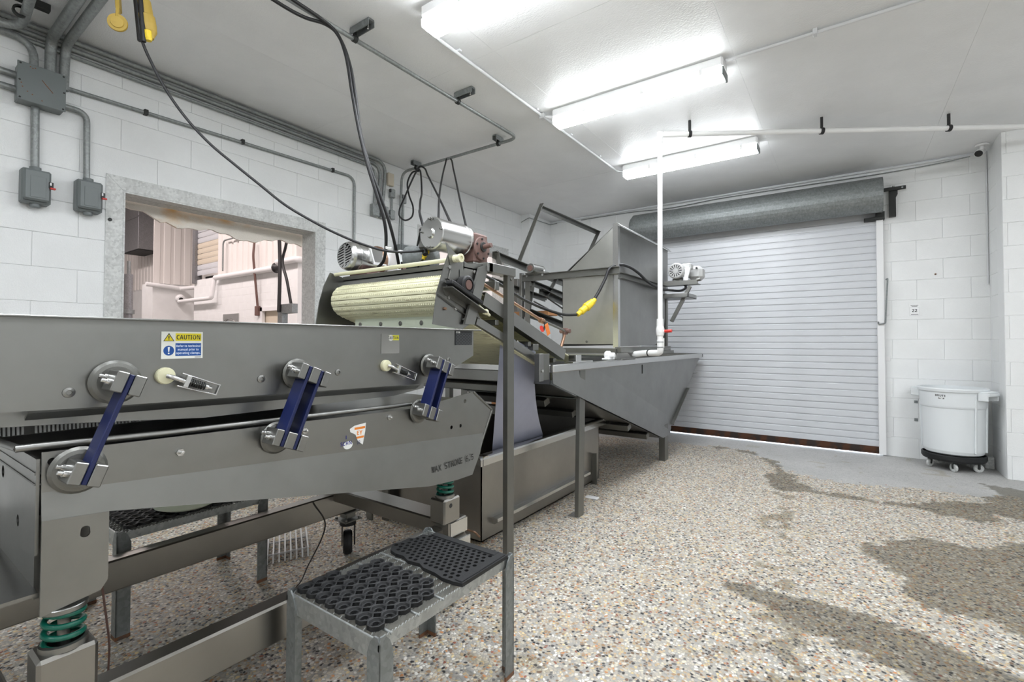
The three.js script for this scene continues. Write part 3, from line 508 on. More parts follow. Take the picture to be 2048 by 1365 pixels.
  solo('torn_flap', new MB().sweep(pts, [XL - TW - 0.03, 0, 0], [0, 0, 1], [0, 1, 0], [0.022, 0, 0]), M.foam, 'torn stained white edging hanging under the lintel of the large wall opening', 'flap', [XL - TW, 2.1, -1.8]);
}

// ---------------------------------------------------------------- vibrating conveyor in the foreground
const U = [0, 0, 1], Y = [0, 1, 0];
const side = (poly, x, t, mb = new MB(), holes = []) => mb.sweep(poly, [x, 0, 0], U, Y, [t, 0, 0], holes);
const circ = (z, y, r, n = 12) => Array.from({ length: n }, (_, i) => [z + r * Math.cos(i / n * 6.2832), y + r * Math.sin(i / n * 6.2832)]);
{
  const t = thing('vibrating_conveyor', 'large grey stainless vibrating trough conveyor with dark blue spring arms in the foreground', 'conveyor', [-1.9, 0, -0.95]);
  const xn = -1.465, xf = -2.30, z0 = 0.30;
  const upper = [[z0, 1.246], [z0, 1.058], [-0.20, 1.038], [-0.33, 1.033], [-1.40, 1.012], [-1.47, 1.014], [-1.515, 1.026], [-1.768, 1.122], [-1.768, 1.246]];
  const up = side(upper, xn, -0.005); side(upper, xf, 0.005, up);
  up.sweep([[0, 0], [-0.006, 0], [-0.03, -0.014], [-0.035, -0.02], [-0.032, -0.024], [-0.006, -0.006]].map(([a, b]) => [a, b]), [xn - 0.004, 1.036, -0.25], [1, 0, 0], [0, 1, 0], [0, -0.024, -1.18]);
  const tr = up.build('upper_trough', M.steel, t);
  new MB().span(xn - 0.004, xn + 0.026, 1.2415, 1.246, -1.80, z0, 0.001).span(xf - 0.026, xf + 0.004, 1.2415, 1.246, -1.80, z0, 0.001).build('rim_flange', M.steel, tr);
  new MB().sweep([[z0, 1.07], [-1.50, 1.016], [-1.50, 0.985], [-1.33, 0.966], [-0.62, 0.968], [-0.36, 0.99], [z0, 1.03]], [xn - 0.06, 0, 0], U, Y, [-0.70, 0, 0]).build('trough_pan', M.steel, tr);
  for (const [y, z] of [[1.071, -0.315], [1.075, -0.755], [1.081, -1.024], [1.108, -1.594]]) new MB().lathe([[0, 0], [0.011, 0], [0.0125, -0.002], [0.0115, 0.003], [0.006, 0.0045], [0.005, 0.001], [0, 0.001]], [xn, y, z], [1, 0, 0], 14).build('weld_nut', M.steel, tr);
  // prints on the upper trough
  card(tr, 'caution_label', [xn + 0.0012, 1.179, -0.5425], [1, 0, 0], 0.098, 0.072, 0.002, print(98, 72, (g, w, h) => {
    g.fillStyle = '#eef0ea'; g.fillRect(0, 0, w, h); g.fillStyle = '#e8d81c'; g.fillRect(w * 0.33, h * 0.06, w * 0.63, h * 0.28);
    g.fillStyle = '#1a1a18'; g.font = 'bold ' + h * 0.235 + 'px sans-serif'; g.textBaseline = 'middle'; g.fillText('CAUTION', w * 0.345, h * 0.205, w * 0.60);
    g.fillStyle = 'rgba(225,215,60,0.45)'; g.fillRect(w * 0.72, h * 0.08, w * 0.10, h * 0.1); g.fillRect(w * 0.84, h * 0.18, w * 0.06, h * 0.12);
    g.fillStyle = '#111'; g.beginPath(); g.moveTo(w * 0.175, h * 0.05); g.lineTo(w * 0.305, h * 0.355); g.lineTo(w * 0.045, h * 0.355); g.fill(); g.fillStyle = '#e8d81c'; g.beginPath(); g.moveTo(w * 0.175, h * 0.10); g.lineTo(w * 0.28, h * 0.335); g.lineTo(w * 0.07, h * 0.335); g.fill();
    g.fillStyle = '#111'; g.fillRect(w * 0.163, h * 0.16, w * 0.024, h * 0.10); g.beginPath(); g.arc(w * 0.175, h * 0.30, w * 0.013, 0, 7); g.fill();
    g.fillStyle = '#0f4f9e'; g.fillRect(w * 0.33, h * 0.43, w * 0.63, h * 0.47); g.beginPath(); g.ellipse(w * 0.175, h * 0.70, w * 0.125, h * 0.18, 0, 0, 7); g.fill();
    g.fillStyle = '#fff'; g.beginPath(); g.moveTo(w * 0.15, h * 0.57); g.lineTo(w * 0.20, h * 0.57); g.lineTo(w * 0.187, h * 0.74); g.lineTo(w * 0.163, h * 0.74); g.fill(); g.beginPath(); g.arc(w * 0.175, h * 0.80, w * 0.02, 0, 7); g.fill();
    g.fillStyle = '#e6eefc'; g.font = 'bold ' + h * 0.115 + 'px sans-serif'; g.fillText('Refer to technical', w * 0.345, h * 0.535, w * 0.60); g.fillText('manual prior to', w * 0.38, h * 0.665, w * 0.52); g.fillText('operating clamps.', w * 0.345, h * 0.795, w * 0.60);
    g.fillStyle = '#555'; g.fillRect(w * 0.80, h * 0.945, w * 0.16, h * 0.02);
  }));
  card(tr, 'worn_label', [xn + 0.0008, 1.181, -1.258], [1, 0, 0], 0.090, 0.076, 0.0014, print(90, 76, (g, w, h) => {
    g.fillStyle = '#8d8d8a'; g.fillRect(0, 0, w, h); g.fillStyle = '#e6e23c'; g.fillRect(w * 0.42, h * 0.06, w * 0.56, h * 0.26); g.fillStyle = '#dedfda'; g.beginPath(); g.ellipse(w * 0.52, h * 0.2, w * 0.14, h * 0.16, 0, 0, 7); g.fill();
    g.fillStyle = '#2b2b22'; g.font = 'bold ' + h * 0.2 + 'px sans-serif'; g.textBaseline = 'middle'; g.fillText('CAUTION', w * 0.36, h * 0.2, w * 0.6); g.strokeStyle = '#9a9a97'; g.strokeRect(2, 2, w - 4, h - 4);
  }, 256), { edge: M.steel });
  card(tr, 'table_plate', [xn + 0.0015, 1.206, -1.695], [1, 0, 0], 0.118, 0.066, 0.002, print(118, 66, (g, w, h) => {
    g.fillStyle = '#2c2e31'; g.fillRect(0, 0, w, h); g.strokeStyle = '#8b8f93'; g.lineWidth = 2; for (let i = 0; i < 5; i++) for (let j = 0; j < 4; j++) { g.beginPath(); g.ellipse(w * (0.15 + i * 0.18), h * (0.22 + j * 0.21), w * 0.075, h * 0.085, 0, 0, 7); g.stroke(); }
    g.fillStyle = '#e4e4e2'; g.fillRect(w * 0.04, h * 0.04, w * 0.24, h * 0.12); g.fillStyle = '#222'; g.font = 'bold ' + h * 0.12 + 'px sans-serif'; g.textBaseline = 'middle'; g.fillText('MBF', w * 0.06, h * 0.105);
  }, 384), { edge: M.black });

  // lower trough
  const lower = [[-0.269, 0.945], [-1.377, 0.916], [-1.745, 0.952], [-1.889, 0.851], [-1.783, 0.660], [-1.712, 0.574], [-1.60, 0.575], [-1.436, 0.588], [-0.385, 0.786], [-0.269, 0.797]];
  const xl = -1.445, hl = [[-1.685, 0.914, 0.009], [-1.593, 0.807, 0.008], [-1.654, 0.805, 0.008], [-0.286, 0.922, 0.0085]].map(([z, y, r]) => circ(z, y, r));
  const lo = new MB(); side([[-0.269, 0.945], [-1.377, 0.916], [-1.745, 0.952], [-1.889, 0.851], [-1.830, 0.745], [-0.269, 0.857]], xl, -0.005, lo, hl);
  lo.add(side([[-0.269, 0.857], [-1.830, 0.745], [-1.783, 0.660], [-1.712, 0.574], [-1.60, 0.575], [-1.436, 0.588], [-0.385, 0.786], [-0.269, 0.797]], xl, -0.005).warp((v) => { v.x += 0.13 * Math.max(0, 0.857 + (v.z + 0.269) * 0.0717 - v.y); return v; })); // tilted outwards below the crease, shaped so this part reflects lighter
  side(lower, xf - 0.02, 0.005, lo);
  lo.sweep([[-0.385, 0.786], [-1.436, 0.588], [-1.60, 0.575], [-1.712, 0.574], [-1.707, 0.579], [-1.60, 0.58], [-1.436, 0.593], [-0.385, 0.791]], [xl - 0.005, 0, 0], U, Y, [xf - xl - 0.01, 0, 0]);
  const lt = lo.build('lower_trough', M.steel, t);
  { const P = [[-1.745, 0.952], [-1.889, 0.851], [-1.783, 0.660], [-1.712, 0.574]]; for (let i = 0; i + 1 < P.length; i++) new MB().bar([xl - 0.012, P[i][1], P[i][0]], [xl - 0.012, P[i + 1][1], P[i + 1][0]], 0.034, 0.010, [0, 0.6, 0.8], 0.002).build('end_lip', M.steelOld, lt); }
  // leg plates that carry it on its springs
  { const p = [[-0.269, 0.797], [-0.385, 0.786], [-0.385, 0.628], [-0.372, 0.607], [-0.269, 0.590]], h = Array.from({ length: 12 }, (_, i) => { const a = i / 12 * 6.2832; return [-0.342 + 0.009 * Math.cos(a), 0.752 + 0.009 * Math.sin(a) + (Math.sin(a) > 0 ? 0.004 : -0.004)]; });
    new MB().sweep(p, [xl + 0.010, 0, 0], U, Y, [-0.006, 0, 0], [h]).build('leg_plate', M.steel, lt); new MB().sweep(p, [xf - 0.02, 0, 0], U, Y, [0.006, 0, 0]).build('leg_plate', M.steel, lt);
    new MB().sweep(p.slice(0, 2).concat([[-0.385, 0.62], [-0.269, 0.61]]), [xl - 0.05, 0, 0], U, Y, [-0.72, 0, 0]).build('drive_box', M.steel, lt); }
  { const hole = (z, y, r) => circ(z, y, r, 10); new MB().sweep([[-1.455, 0.93], [-2.30, 0.93], [-2.30, 0.60], [-1.455, 0.72]], [0, 0, -0.262], [1, 0, 0], [0, 1, 0], [0, 0, -0.006], [circ(-1.80, 0.85, 0.016), circ(-1.62, 0.762, 0.014)]).build('end_plate', M.steel, lt);
    new MB().span(-1.46, -2.3, 0.628, 0.636, -0.27, 0.12).build('end_shelf', M.steel, lt); new MB().cyl([-1.69, 0.636, -0.10], [-1.69, 0.72, -0.10], 0.009, 12).cyl([-1.69, 0.636, -0.10], [-1.69, 0.644, -0.10], 0.06, 24).cyl([-1.69, 0.644, -0.10], [-1.69, 0.652, -0.10], 0.02, 16).build('shelf_bolt', M.steel, lt); }
  // inner screen deck: wedge-wire bars, then a plain tail sheet
  new MB().tubePts([[xl - 0.02, 0.957, -0.23], [xl - 0.02, 0.957, -0.26], [xl - 0.02, 0.948, -0.5], [xl - 0.02, 0.932, -1.37]], 0.008, 8).tubePts([[xl - 0.02, 0.957, -0.235], [xl - 0.3, 0.968, -0.2], [xf + 0.02, 0.972, -0.19]], 0.008, 8).build('screen_rim', M.steel, lt);
  { const s = new MB(); let k = 0; for (let z = -0.24; z > -1.30; z -= 0.0098, k++) { if ([11, 12, 30, 31, 32, 41, 42, 43, 62, 63].includes(k)) continue; s.sweep([[-0.0028, 0], [0.0028, 0], [0.0012, -0.008], [-0.0012, -0.008]], [-2.05, 0.905, z], U, [1, 0, 0], [-0.02, 0.13, 0]); } s.build('screen_wires', M.steelBright, lt, { kind: 'stuff' }); }
  new MB().span(-2.075, -2.085, 0.90, 1.04, -1.33, -0.22).build('screen_back', M.steel, lt);
  new MB().span(xl - 0.012, xf + 0.01, 0.895, 0.900, -1.84, -0.26).build('tail_sheet', M.steel, lt); new MB().span(xl - 0.012, xf + 0.01, 0.872, 0.876, -1.2, -0.26).build('under_pan', M.steelOld, lt);
  for (const [y, z] of [[0.896, -0.533], [0.899, -0.886], [0.898, -1.235]]) new MB().hex([xl, y, z], [xl + 0.007, y, z], 0.010).cyl([xl, y, z], [xl + 0.020, y, z], 0.0045, 8).build('stud', M.steelBright, lt);
  const decal = (name, c, w, h, draw, roll = 0, px = 256) => card(lt, name, c, [1, 0, 0], w, h, 0.0012, print(w, h, draw, px), { clear: true, roll });
  decal('stencil_print', [xl + 0.0175, 0.652, -1.592], 0.285, 0.042, (g, w, h) => { g.fillStyle = 'rgba(28,28,28,0.92)'; g.font = 'bold ' + h * 0.86 + 'px monospace'; g.textBaseline = 'middle'; g.fillText('MAX STROKE 6.5', w * 0.01, h * 0.52, w * 0.97); }, 0.02, 512);
  decal('torn_sticker', [xl + 0.0012, 0.851, -1.094], 0.072, 0.082, (g, w, h) => { g.fillStyle = '#f1f1ee'; g.beginPath(); g.moveTo(w * 0.02, h * 0.16); g.lineTo(w * 0.3, h * 0.05); g.lineTo(w * 0.98, 0); g.lineTo(w * 0.95, h * 0.35); g.lineTo(w * 0.80, h * 0.95); g.lineTo(w * 0.5, h * 0.75); g.lineTo(w * 0.36, h * 0.45); g.lineTo(w * 0.05, h * 0.3); g.fill(); g.fillStyle = '#f08a2e'; g.fillRect(w * 0.3, h * 0.14, w * 0.63, h * 0.1); g.fillRect(w * 0.42, h * 0.55, w * 0.44, h * 0.09); g.font = 'bold ' + h * 0.27 + 'px sans-serif'; g.fillText('EY', w * 0.42, h * 0.49); g.fillStyle = '#27336f'; g.font = h * 0.2 + 'px sans-serif'; g.fillText('(0', w * 0.45, h * 0.87); });
  decal('torn_sticker', [xl + 0.0012, 0.833, -1.046], 0.056, 0.05, (g, w, h) => { g.fillStyle = '#eef0ee'; g.beginPath(); g.ellipse(w * 0.62, h * 0.7, w * 0.34, h * 0.28, 0, 0, 7); g.fill(); g.fillStyle = '#2b2f86'; g.font = 'bold ' + h * 0.36 + 'px sans-serif'; g.fillText('SCHN', w * 0.06, h * 0.68, w * 0.9); g.fillRect(w * 0.45, 0, w * 0.06, h * 0.26); });

  // spring arms
  const arm = (zt, yt, zb, yb, two) => {
    const a = new THREE.Group(); a.name = 'spring_arm'; const c = V(-1.42, (yt + yb) / 2, (zt + zb) / 2); a.position.copy(c.clone().sub(origin(t))); t.add(a);
    const d = V(0, yb - yt, zb - zt).normalize(), nrm = V(0, -d.z, d.y); if (nrm.z < 0) nrm.negate();
    const off = (p, k) => V(p.x, p.y, p.z).addScaledVector(nrm, k), T = V(-1.392, yt, zt), B = V(-1.392, yb, zb), list = two ? [0.016, -0.026] : [0];
    for (const k of list) new MB().bar(off(T, k).addScaledVector(d, -0.022), off(B, k).addScaledVector(d, 0.022), 0.058, 0.010, nrm.toArray(), 0.0015).build('leaf_spring', M.blue, a);
    for (const [p, s] of [[T, 1], [B, -1]]) {
      new MB().lathe([[0, 0], [0.036, 0], [0.046, 0.004], [0.05, 0.010], [0.044, 0.016], [0.036, 0.018], [0, 0.018]].map(([r, h]) => [r * (two ? 0.98 : 1.06), h]), [s > 0 ? -1.465 : -1.445, p.y, p.z], [1, 0, 0], 28).build('boss', M.steelOld, a);
      const cl = new MB(); for (const k of two ? [0.036, -0.005, -0.046] : [0.018, -0.018]) cl.bar(off(p, k).addScaledVector(d, -0.024), off(p, k).addScaledVector(d, 0.024), 0.062, two && k === -0.005 ? 0.030 : 0.024, nrm.toArray(), 0.002);
      cl.build('clamp_block', M.steel, a);
      const bo = new MB(); for (const k of [-0.012, 0.012]) { const q = off(V(-1.395 + k * 1.1, p.y, p.z), two ? 0.048 : 0.030).addScaledVector(d, k * 0.4); bo.hex(q, q.clone().addScaledVector(nrm, 0.009), 0.0085).cyl(q, q.clone().addScaledVector(nrm, 0.018), 0.005, 8); } bo.build('bolt', M.steelBright, a);
    }
  };
  arm(-0.398, 1.090, -0.328, 0.896, false); arm(-0.866, 1.085, -0.789, 0.894, true); arm(-1.462, 1.088, -1.386, 0.904, true);
  // spring clamps on the upper trough
  for (const [y, z, L, k] of [[1.099, -0.502, 0.125, 1], [1.096, -1.232, 0.14, 1]]) {
    const a = new THREE.Group(); a.name = 'spring_clamp'; a.position.copy(V(xn, y, z).sub(origin(t))); t.add(a); const X = xn + 0.03, e = V(0, -0.36, -0.93).normalize(), n = V(0, 0.93, -0.36).normalize(), P = (s, h, x = X) => V(x, y, z).addScaledVector(e, s).addScaledVector(n, h);
    new MB().lathe([[0, 0], [0.022, 0], [0.022, 0.012], [0.02, 0.016], [0.006, 0.018], [0, 0.018]], [xn, y, z], [1, 0, 0], 20).build('roller', M.cream, a, { label: 'worn cream roller' });
    new MB().tubePts([P(0, 0.0, xn + 0.02), P(0.01, 0.0, xn + 0.03), P(0.04, -0.002)], 0.006, 8).build('hook_rod', M.steelBright, a);
    new MB().bar(P(0.025, 0.016), P(L, 0.014), 0.012, 0.0035, n.toArray(), 0.0008).bar(P(0.025, -0.018), P(L, -0.014), 0.012, 0.0035, n.toArray(), 0.0008).bar(P(L, -0.016), P(L, 0.016), 0.012, 0.0035, e.toArray(), 0.0008).bar(P(0.045, -0.016), P(0.045, 0.016), 0.014, 0.012, e.toArray(), 0.001).build('clamp_frame', M.steelBright, a);
    { const pts = []; for (let i = 0; i <= 90; i++) { const q = i / 90, b = q * 6.5 * 6.2832; pts.push(P(0.052 + q * 0.038, 0.009 * Math.cos(b), X + 0.009 * Math.sin(b))); } new MB().tubePts(pts, 0.0019, 6).build('spring', M.blackIron, a); }
    new MB().hex(P(0.091, 0), P(0.099, 0), 0.008).cyl(P(0.05, 0), P(0.11, 0), 0.004, 8).build('nut', M.steelBright, a);
  }
  // base frame on castors
  for (const x of [-1.50, -2.30]) new MB().span(x - 0.032, x + 0.032, 0.243, 0.362, -1.72, 0.2, 0.006).build('base_rail', M.steelTank, t);
  for (const z of [-1.625, -0.19]) { const b = new MB().span(-2.36, -1.43, 0.325, 0.395, z - 0.06, z + 0.06, 0.006).build('cross_beam', M.steelTank, t); if (z < -1) new MB().span(-1.43, -1.425, 0.33, 0.39, z - 0.055, z + 0.055).span(-1.445, -1.40, 0.26, 0.32, z - 0.05, z + 0.045, 0.003).build('end_cap', M.steelBright, b); }
  for (const [z, y0] of [[-1.575, 0.395], [-0.315, 0.362]]) for (const x of [-1.465, -2.26]) {
    const near = z > -1, hh = 0.108, w = near ? 0.052 : 0.052;
    const h = new MB().span(x - 0.045, x + 0.045, y0, y0 + hh + (near ? 0.03 : 0), z - w, z + w, 0.007).build('spring_housing', M.steelTank, t); const yt = y0 + hh + (near ? 0.03 : 0);
    new MB().lathe([[0.036, -0.01], [0.043, 0], [0.043, 0.012], [0.036, 0.014]], [x, yt, z], [0, 1, 0], 24).build('spring_cup', M.steel, h);
    new MB().helix([x, yt + 0.004, z], 0.034, 0.0062, near ? 0.088 : 0.075, 3.6, 8).build('coil_spring', M.green, h, { label: 'dark green coil spring' });
    new MB().cyl([x, yt, z], [x, yt + 0.1, z], 0.012, 12).cyl([x, yt + 0.082, z], [x, yt + 0.094, z], 0.042, 20).build('spring_seat', M.steel, h);
    if (!near) new MB().cyl([x + 0.044, yt - 0.03, z + 0.012], [x + 0.047, yt - 0.03, z + 0.012], 0.010, 12).build('port', M.black, h);
  }
  for (const [x, z] of [[-1.50, -1.64], [-2.30, -1.68], [-1.50, 0.02], [-2.30, 0.02]]) {
    const c = new THREE.Group(); c.name = 'caster'; c.position.copy(V(x, 0, z).sub(origin(t))); t.add(c);
    new MB().span(x - 0.03, x + 0.03, 0.205, 0.243, z - 0.03, z + 0.03, 0.003).span(x - 0.055, x + 0.055, 0.19, 0.198, z - 0.055, z + 0.055, 0.002).span(x - 0.05, x + 0.05, 0.236, 0.243, z - 0.05, z + 0.05, 0.002).build('caster_mount', M.steelOld, c);
    const b = new MB(); for (const [i, j] of [[1, 1], [1, -1], [-1, 1], [-1, -1]]) b.hex([x + i * 0.043, 0.198, z + j * 0.043], [x + i * 0.043, 0.208, z + j * 0.043], 0.008); b.build('bolt', M.steel, c);
    const f = new MB().cyl([x, 0.165, z], [x, 0.19, z], 0.045, 16); for (const s of [-1, 1]) f.sweep([[-0.045, 0.17], [0.045, 0.17], [0.04, 0.06], [0.0, 0.045], [-0.03, 0.06]], [x + s * 0.033 * 0.57, 0, z - s * 0.033 * 0.82], [0.82, 0, 0.57], [0, 1, 0], [0.0035, 0, -0.005]); f.build('fork', M.black, c);
    new MB().lathe([[0, -0.024], [0.056, -0.024], [0.064, -0.015], [0.066, 0], [0.064, 0.015], [0.056, 0.024], [0, 0.024]], [x, 0.066, z], [0.57, 0, -0.82], 24).build('wheel', M.blackRubber, c);
  }
}
solo('sensor_wire', new MB().cable([[-1.60, 0.60, -1.02], [-1.72, 0.45, -1.15], [-1.95, 0.20, -1.22], [-2.18, 0.004, -1.30], [-2.1, 0.004, -1.1], [-2.0, 0.003, -0.9]], 0.003, 50, 5), M.black, 'thin black wire dropping from the trough to the floor by the white grate', 'wire', [-2.18, 0, -1.3]);
solo('sensor_wire', new MB().cable([[-1.62, 0.56, -0.42], [-1.70, 0.36, -0.46], [-1.95, 0.02, -0.55], [-2.12, 0.004, -0.75], [-2.0, 0.004, -0.98]], 0.0028, 40, 5), M.gear, 'thin brown wire trailing on the floor beside the front spring', 'wire', [-2, 0, -0.7]);

// ---------------------------------------------------------------- step stools
function stoolAt(label, x, z, turn) {
  // local frame: 0.43 wide along x, 0.60 along z, top at 0.42; built at the world spot of the near stool
  const t = thing('step_stool', label, 'stool', [x, 0, z]), w = 0.215, l = 0.302, h = 0.422, P = (a, y, b) => [x + a, y, z + b];
  for (const [i, j] of [[-1, 1], [1, 1], [1, -1], [-1, -1]]) {
    const leg = new MB(), X = x + i * w, Z = z + j * l; // flanges turned inwards
    const fl = (A) => [[0, 0], [0.05, 0], [0.05, h - 0.05], [0.042, h - 0.014], [0.03, h - 0.003], [0.018, h], [0, h - 0.004]];
    leg.sweep([[0, 0], [0.048, 0], [0.048, h - 0.045], [0.036, h - 0.012], [0.02, h + 0.006], [0.006, h + 0.006], [0, h - 0.01]], [X, 0, Z], [-i, 0, 0], Y, [0, 0, -j * 0.005]);
    leg.sweep([[0, 0], [0.048, 0], [0.048, h - 0.045], [0.036, h - 0.012], [0.02, h + 0.006], [0.006, h + 0.006], [0, h - 0.01]], [X, 0, Z], [0, 0, -j], Y, [-i * 0.005, 0, 0]);
    const L = leg.build('leg', M.galvDull, t); const rs = new MB(); rs.angle([X + i * 0.0008, 0, Z + j * 0.0008], [X + i * 0.0008, 0.014, Z + j * 0.0008], [-i, 0, 0], [0, 0, -j], 0.05, 0.05, 0.0072); rs.build('rusty_foot', M.rust, L, { label: 'rusty leg end' });
  }
  for (const j of [-1, 1]) new MB().span(x - w + 0.006, x + w - 0.006, h - 0.062, h - 0.004, z + j * (l - 0.008) - 0.003, z + j * (l - 0.008) + 0.003, 0.001).build('end_plate', M.galv, t);
  // serrated bearing bars
  const n = 13, poly = [[0, 0]]; const Lb = 2 * l - 0.03, teeth = 46; for (let i = 0; i <= teeth; i++) { const s = i / teeth * Lb; poly.push([s, 0.030]); if (i < teeth) poly.push([s + Lb / teeth * 0.4, 0.0345], [s + Lb / teeth * 0.62, 0.0345]); } poly.push([Lb, 0]);
  const g = new MB().sweep(poly, [0, 0, -Lb / 2], U, Y, [0.0035, 0, 0]).geometry();
  for (let k = 0; k < n; k++) { const m = shadows(new THREE.Mesh(g, M.galv)); m.name = 'grating_bar'; m.position.set(-w + 0.012 + k * (2 * w - 0.03) / (n - 1), h - 0.038, 0); t.add(m); }
  for (let k = 0; k < 6; k++) new MB().cyl(P(-w + 0.01, h - 0.008, -0.25 + k * 0.1), P(w - 0.01, h - 0.008, -0.25 + k * 0.1), 0.004, 8).build('cross_rod', M.galv, t);
  return t;
}
const stool = stoolAt('galvanised step stool with two black rubber mats, standing in the foreground', -1.2, -1.118, 0);
copyOf(stool, [-2.592, 0, -0.965], 0, 'dark step stool half hidden behind the vibrating conveyor frame');
// rubber mats: rings with a web between, and a bordered mat with round holes
function ringMat(name, label, cx, cz, w, l, y) { // octagonal cups in a square lattice, a torn far edge
  const p = 0.047, mb = new MB(), cols = Math.round(w / p), rows = Math.round(l / p), R = p / 2 / Math.cos(Math.PI / 8);
  for (let j = 0; j < rows; j++) for (let i = 0; i < cols; i++) {
    if (j === rows - 1 && (i < 1 || i === cols - 1)) continue; if (i === 0 && (j === rows - 2 || (j > 2 && rnd() < 0.3))) continue;
    const x = cx - w / 2 + (i + 0.5) * p, z = cz + l / 2 - (j + 0.5) * p;
    mb.lathe([[R, 0], [R, 0.0125], [R - 0.0026, 0.0135], [R - 0.0052, 0.0125], [R - 0.0085, 0.0065], [0.0125, 0.0055], [0.0112, 0.0085], [0.0098, 0.0080], [0.0088, 0], [R, 0]], [x, y, z], [0, 1, 0], 8, Math.PI / 8, Math.PI * 2 + Math.PI / 8);
  }
  return solo(name, mb, M.blackRubber, label, 'rubber mat', [cx, y, cz]);
}
const HT = 0.4195;
ringMat('ring_mat', 'black rubber mat of open octagonal rings on the near half of the stool', -1.212, -0.974, 0.376, 0.282, HT);
{
  const x0 = -1.40, x1 = -0.992, z0 = -1.17, z1 = -1.392, edge = [[x0 + 0.035, z0 - 0.01], [x0 + 0.075, z0], [x0 + 0.11, z0 - 0.004], [x0 + 0.15, z0 + 0.012], [x0 + 0.2, z0 + 0.004], [x0 + 0.23, z0 + 0.018], [x0 + 0.29, z0 + 0.022], [x0 + 0.33, z0 + 0.032], [x1 - 0.03, z0 + 0.03], [x1, z0 + 0.022], [x1, z1], [x0 + 0.06, z1], [x0 + 0.055, z1 + 0.04], [x0 + 0.03, z1 + 0.045], [x0 + 0.03, z1 + 0.09], [x0 + 0.012, z1 + 0.1], [x0 + 0.014, z1 + 0.15], [x0, z1 + 0.17]];
  const holes = []; const ok = (x, z) => x < x1 - 0.04 && z > z1 + 0.042 && signed(x, z, edge) > 0.0135;
  for (let j = 0; j < 12; j++) for (let i = 0; i < 18; i++) { const x = x0 + 0.02 + i * 0.0245 + (j % 2 ? 0.0122 : 0), z = z1 + 0.045 + j * 0.0212; if (ok(x, z)) holes.push(Array.from({ length: 9 }, (_, k) => [x + 0.0078 * Math.cos(k * 0.698), z + 0.0078 * Math.sin(k * 0.698)])); }
  const t = thing('hole_mat', 'black rubber mat with round holes and a raised border on the stool', 'rubber mat', [-1.2, HT, -1.28]);
  new MB().sweep(edge, [0, HT, 0], [1, 0, 0], [0, 0, 1], [0, 0.012, 0], holes).build('sheet', M.blackRubber, t);
  new MB().span(x1 - 0.034, x1 - 0.005, HT + 0.012, HT + 0.0155, z1 + 0.006, z0 + 0.02, 0.0015).span(x0 + 0.065, x1 - 0.034, HT + 0.012, HT + 0.0155, z1 + 0.006, z1 + 0.034, 0.0015).build('border', M.blackRubber, t);
}
ringMat('ring_mat', 'black ring mat on the dark stool behind the vibrating conveyor', -2.60, -0.96, 0.376, 0.517, HT);
solo('tub', new MB().lathe([[0, 0], [0.10, 0], [0.125, 0.012], [0.15, 0.10], [0.165, 0.24], [0.17, 0.245], [0.162, 0.245], [0.145, 0.10], [0.12, 0.016], [0, 0.014]], [-2.50, HT + 0.014, -0.955], [0, 1, 0], 32), M.uhmw, 'pale round tub standing on the stool behind the conveyor', 'tub', [-2.5, HT + 0.014, -0.955]);
{ // slatted white grate lying on the floor
  const t = thing('floor_grate', 'small white slatted grate lying on the floor under the vibrating conveyor', 'grate', [-2.6, 0, -1.54]);
  for (let i = 0; i < 8; i++) { const p = V(-2.80, 0.028, -1.50).add(V(0.0115, 0, -0.0265).multiplyScalar(i)); new MB().bar(p, p.clone().add(V(0.275, 0, 0.155)), 0.008, 0.05, Y, 0.001).build('slat', M.white, t); }
  for (const k of [0.22, 0.75]) { const p = V(-2.80, 0.02, -1.50).add(V(0.275, 0, 0.155).multiplyScalar(k)); new MB().cyl(p, p.clone().add(V(0.0115, 0, -0.0265).multiplyScalar(7)), 0.006, 8).build('tie_rod', M.white, t); }
}

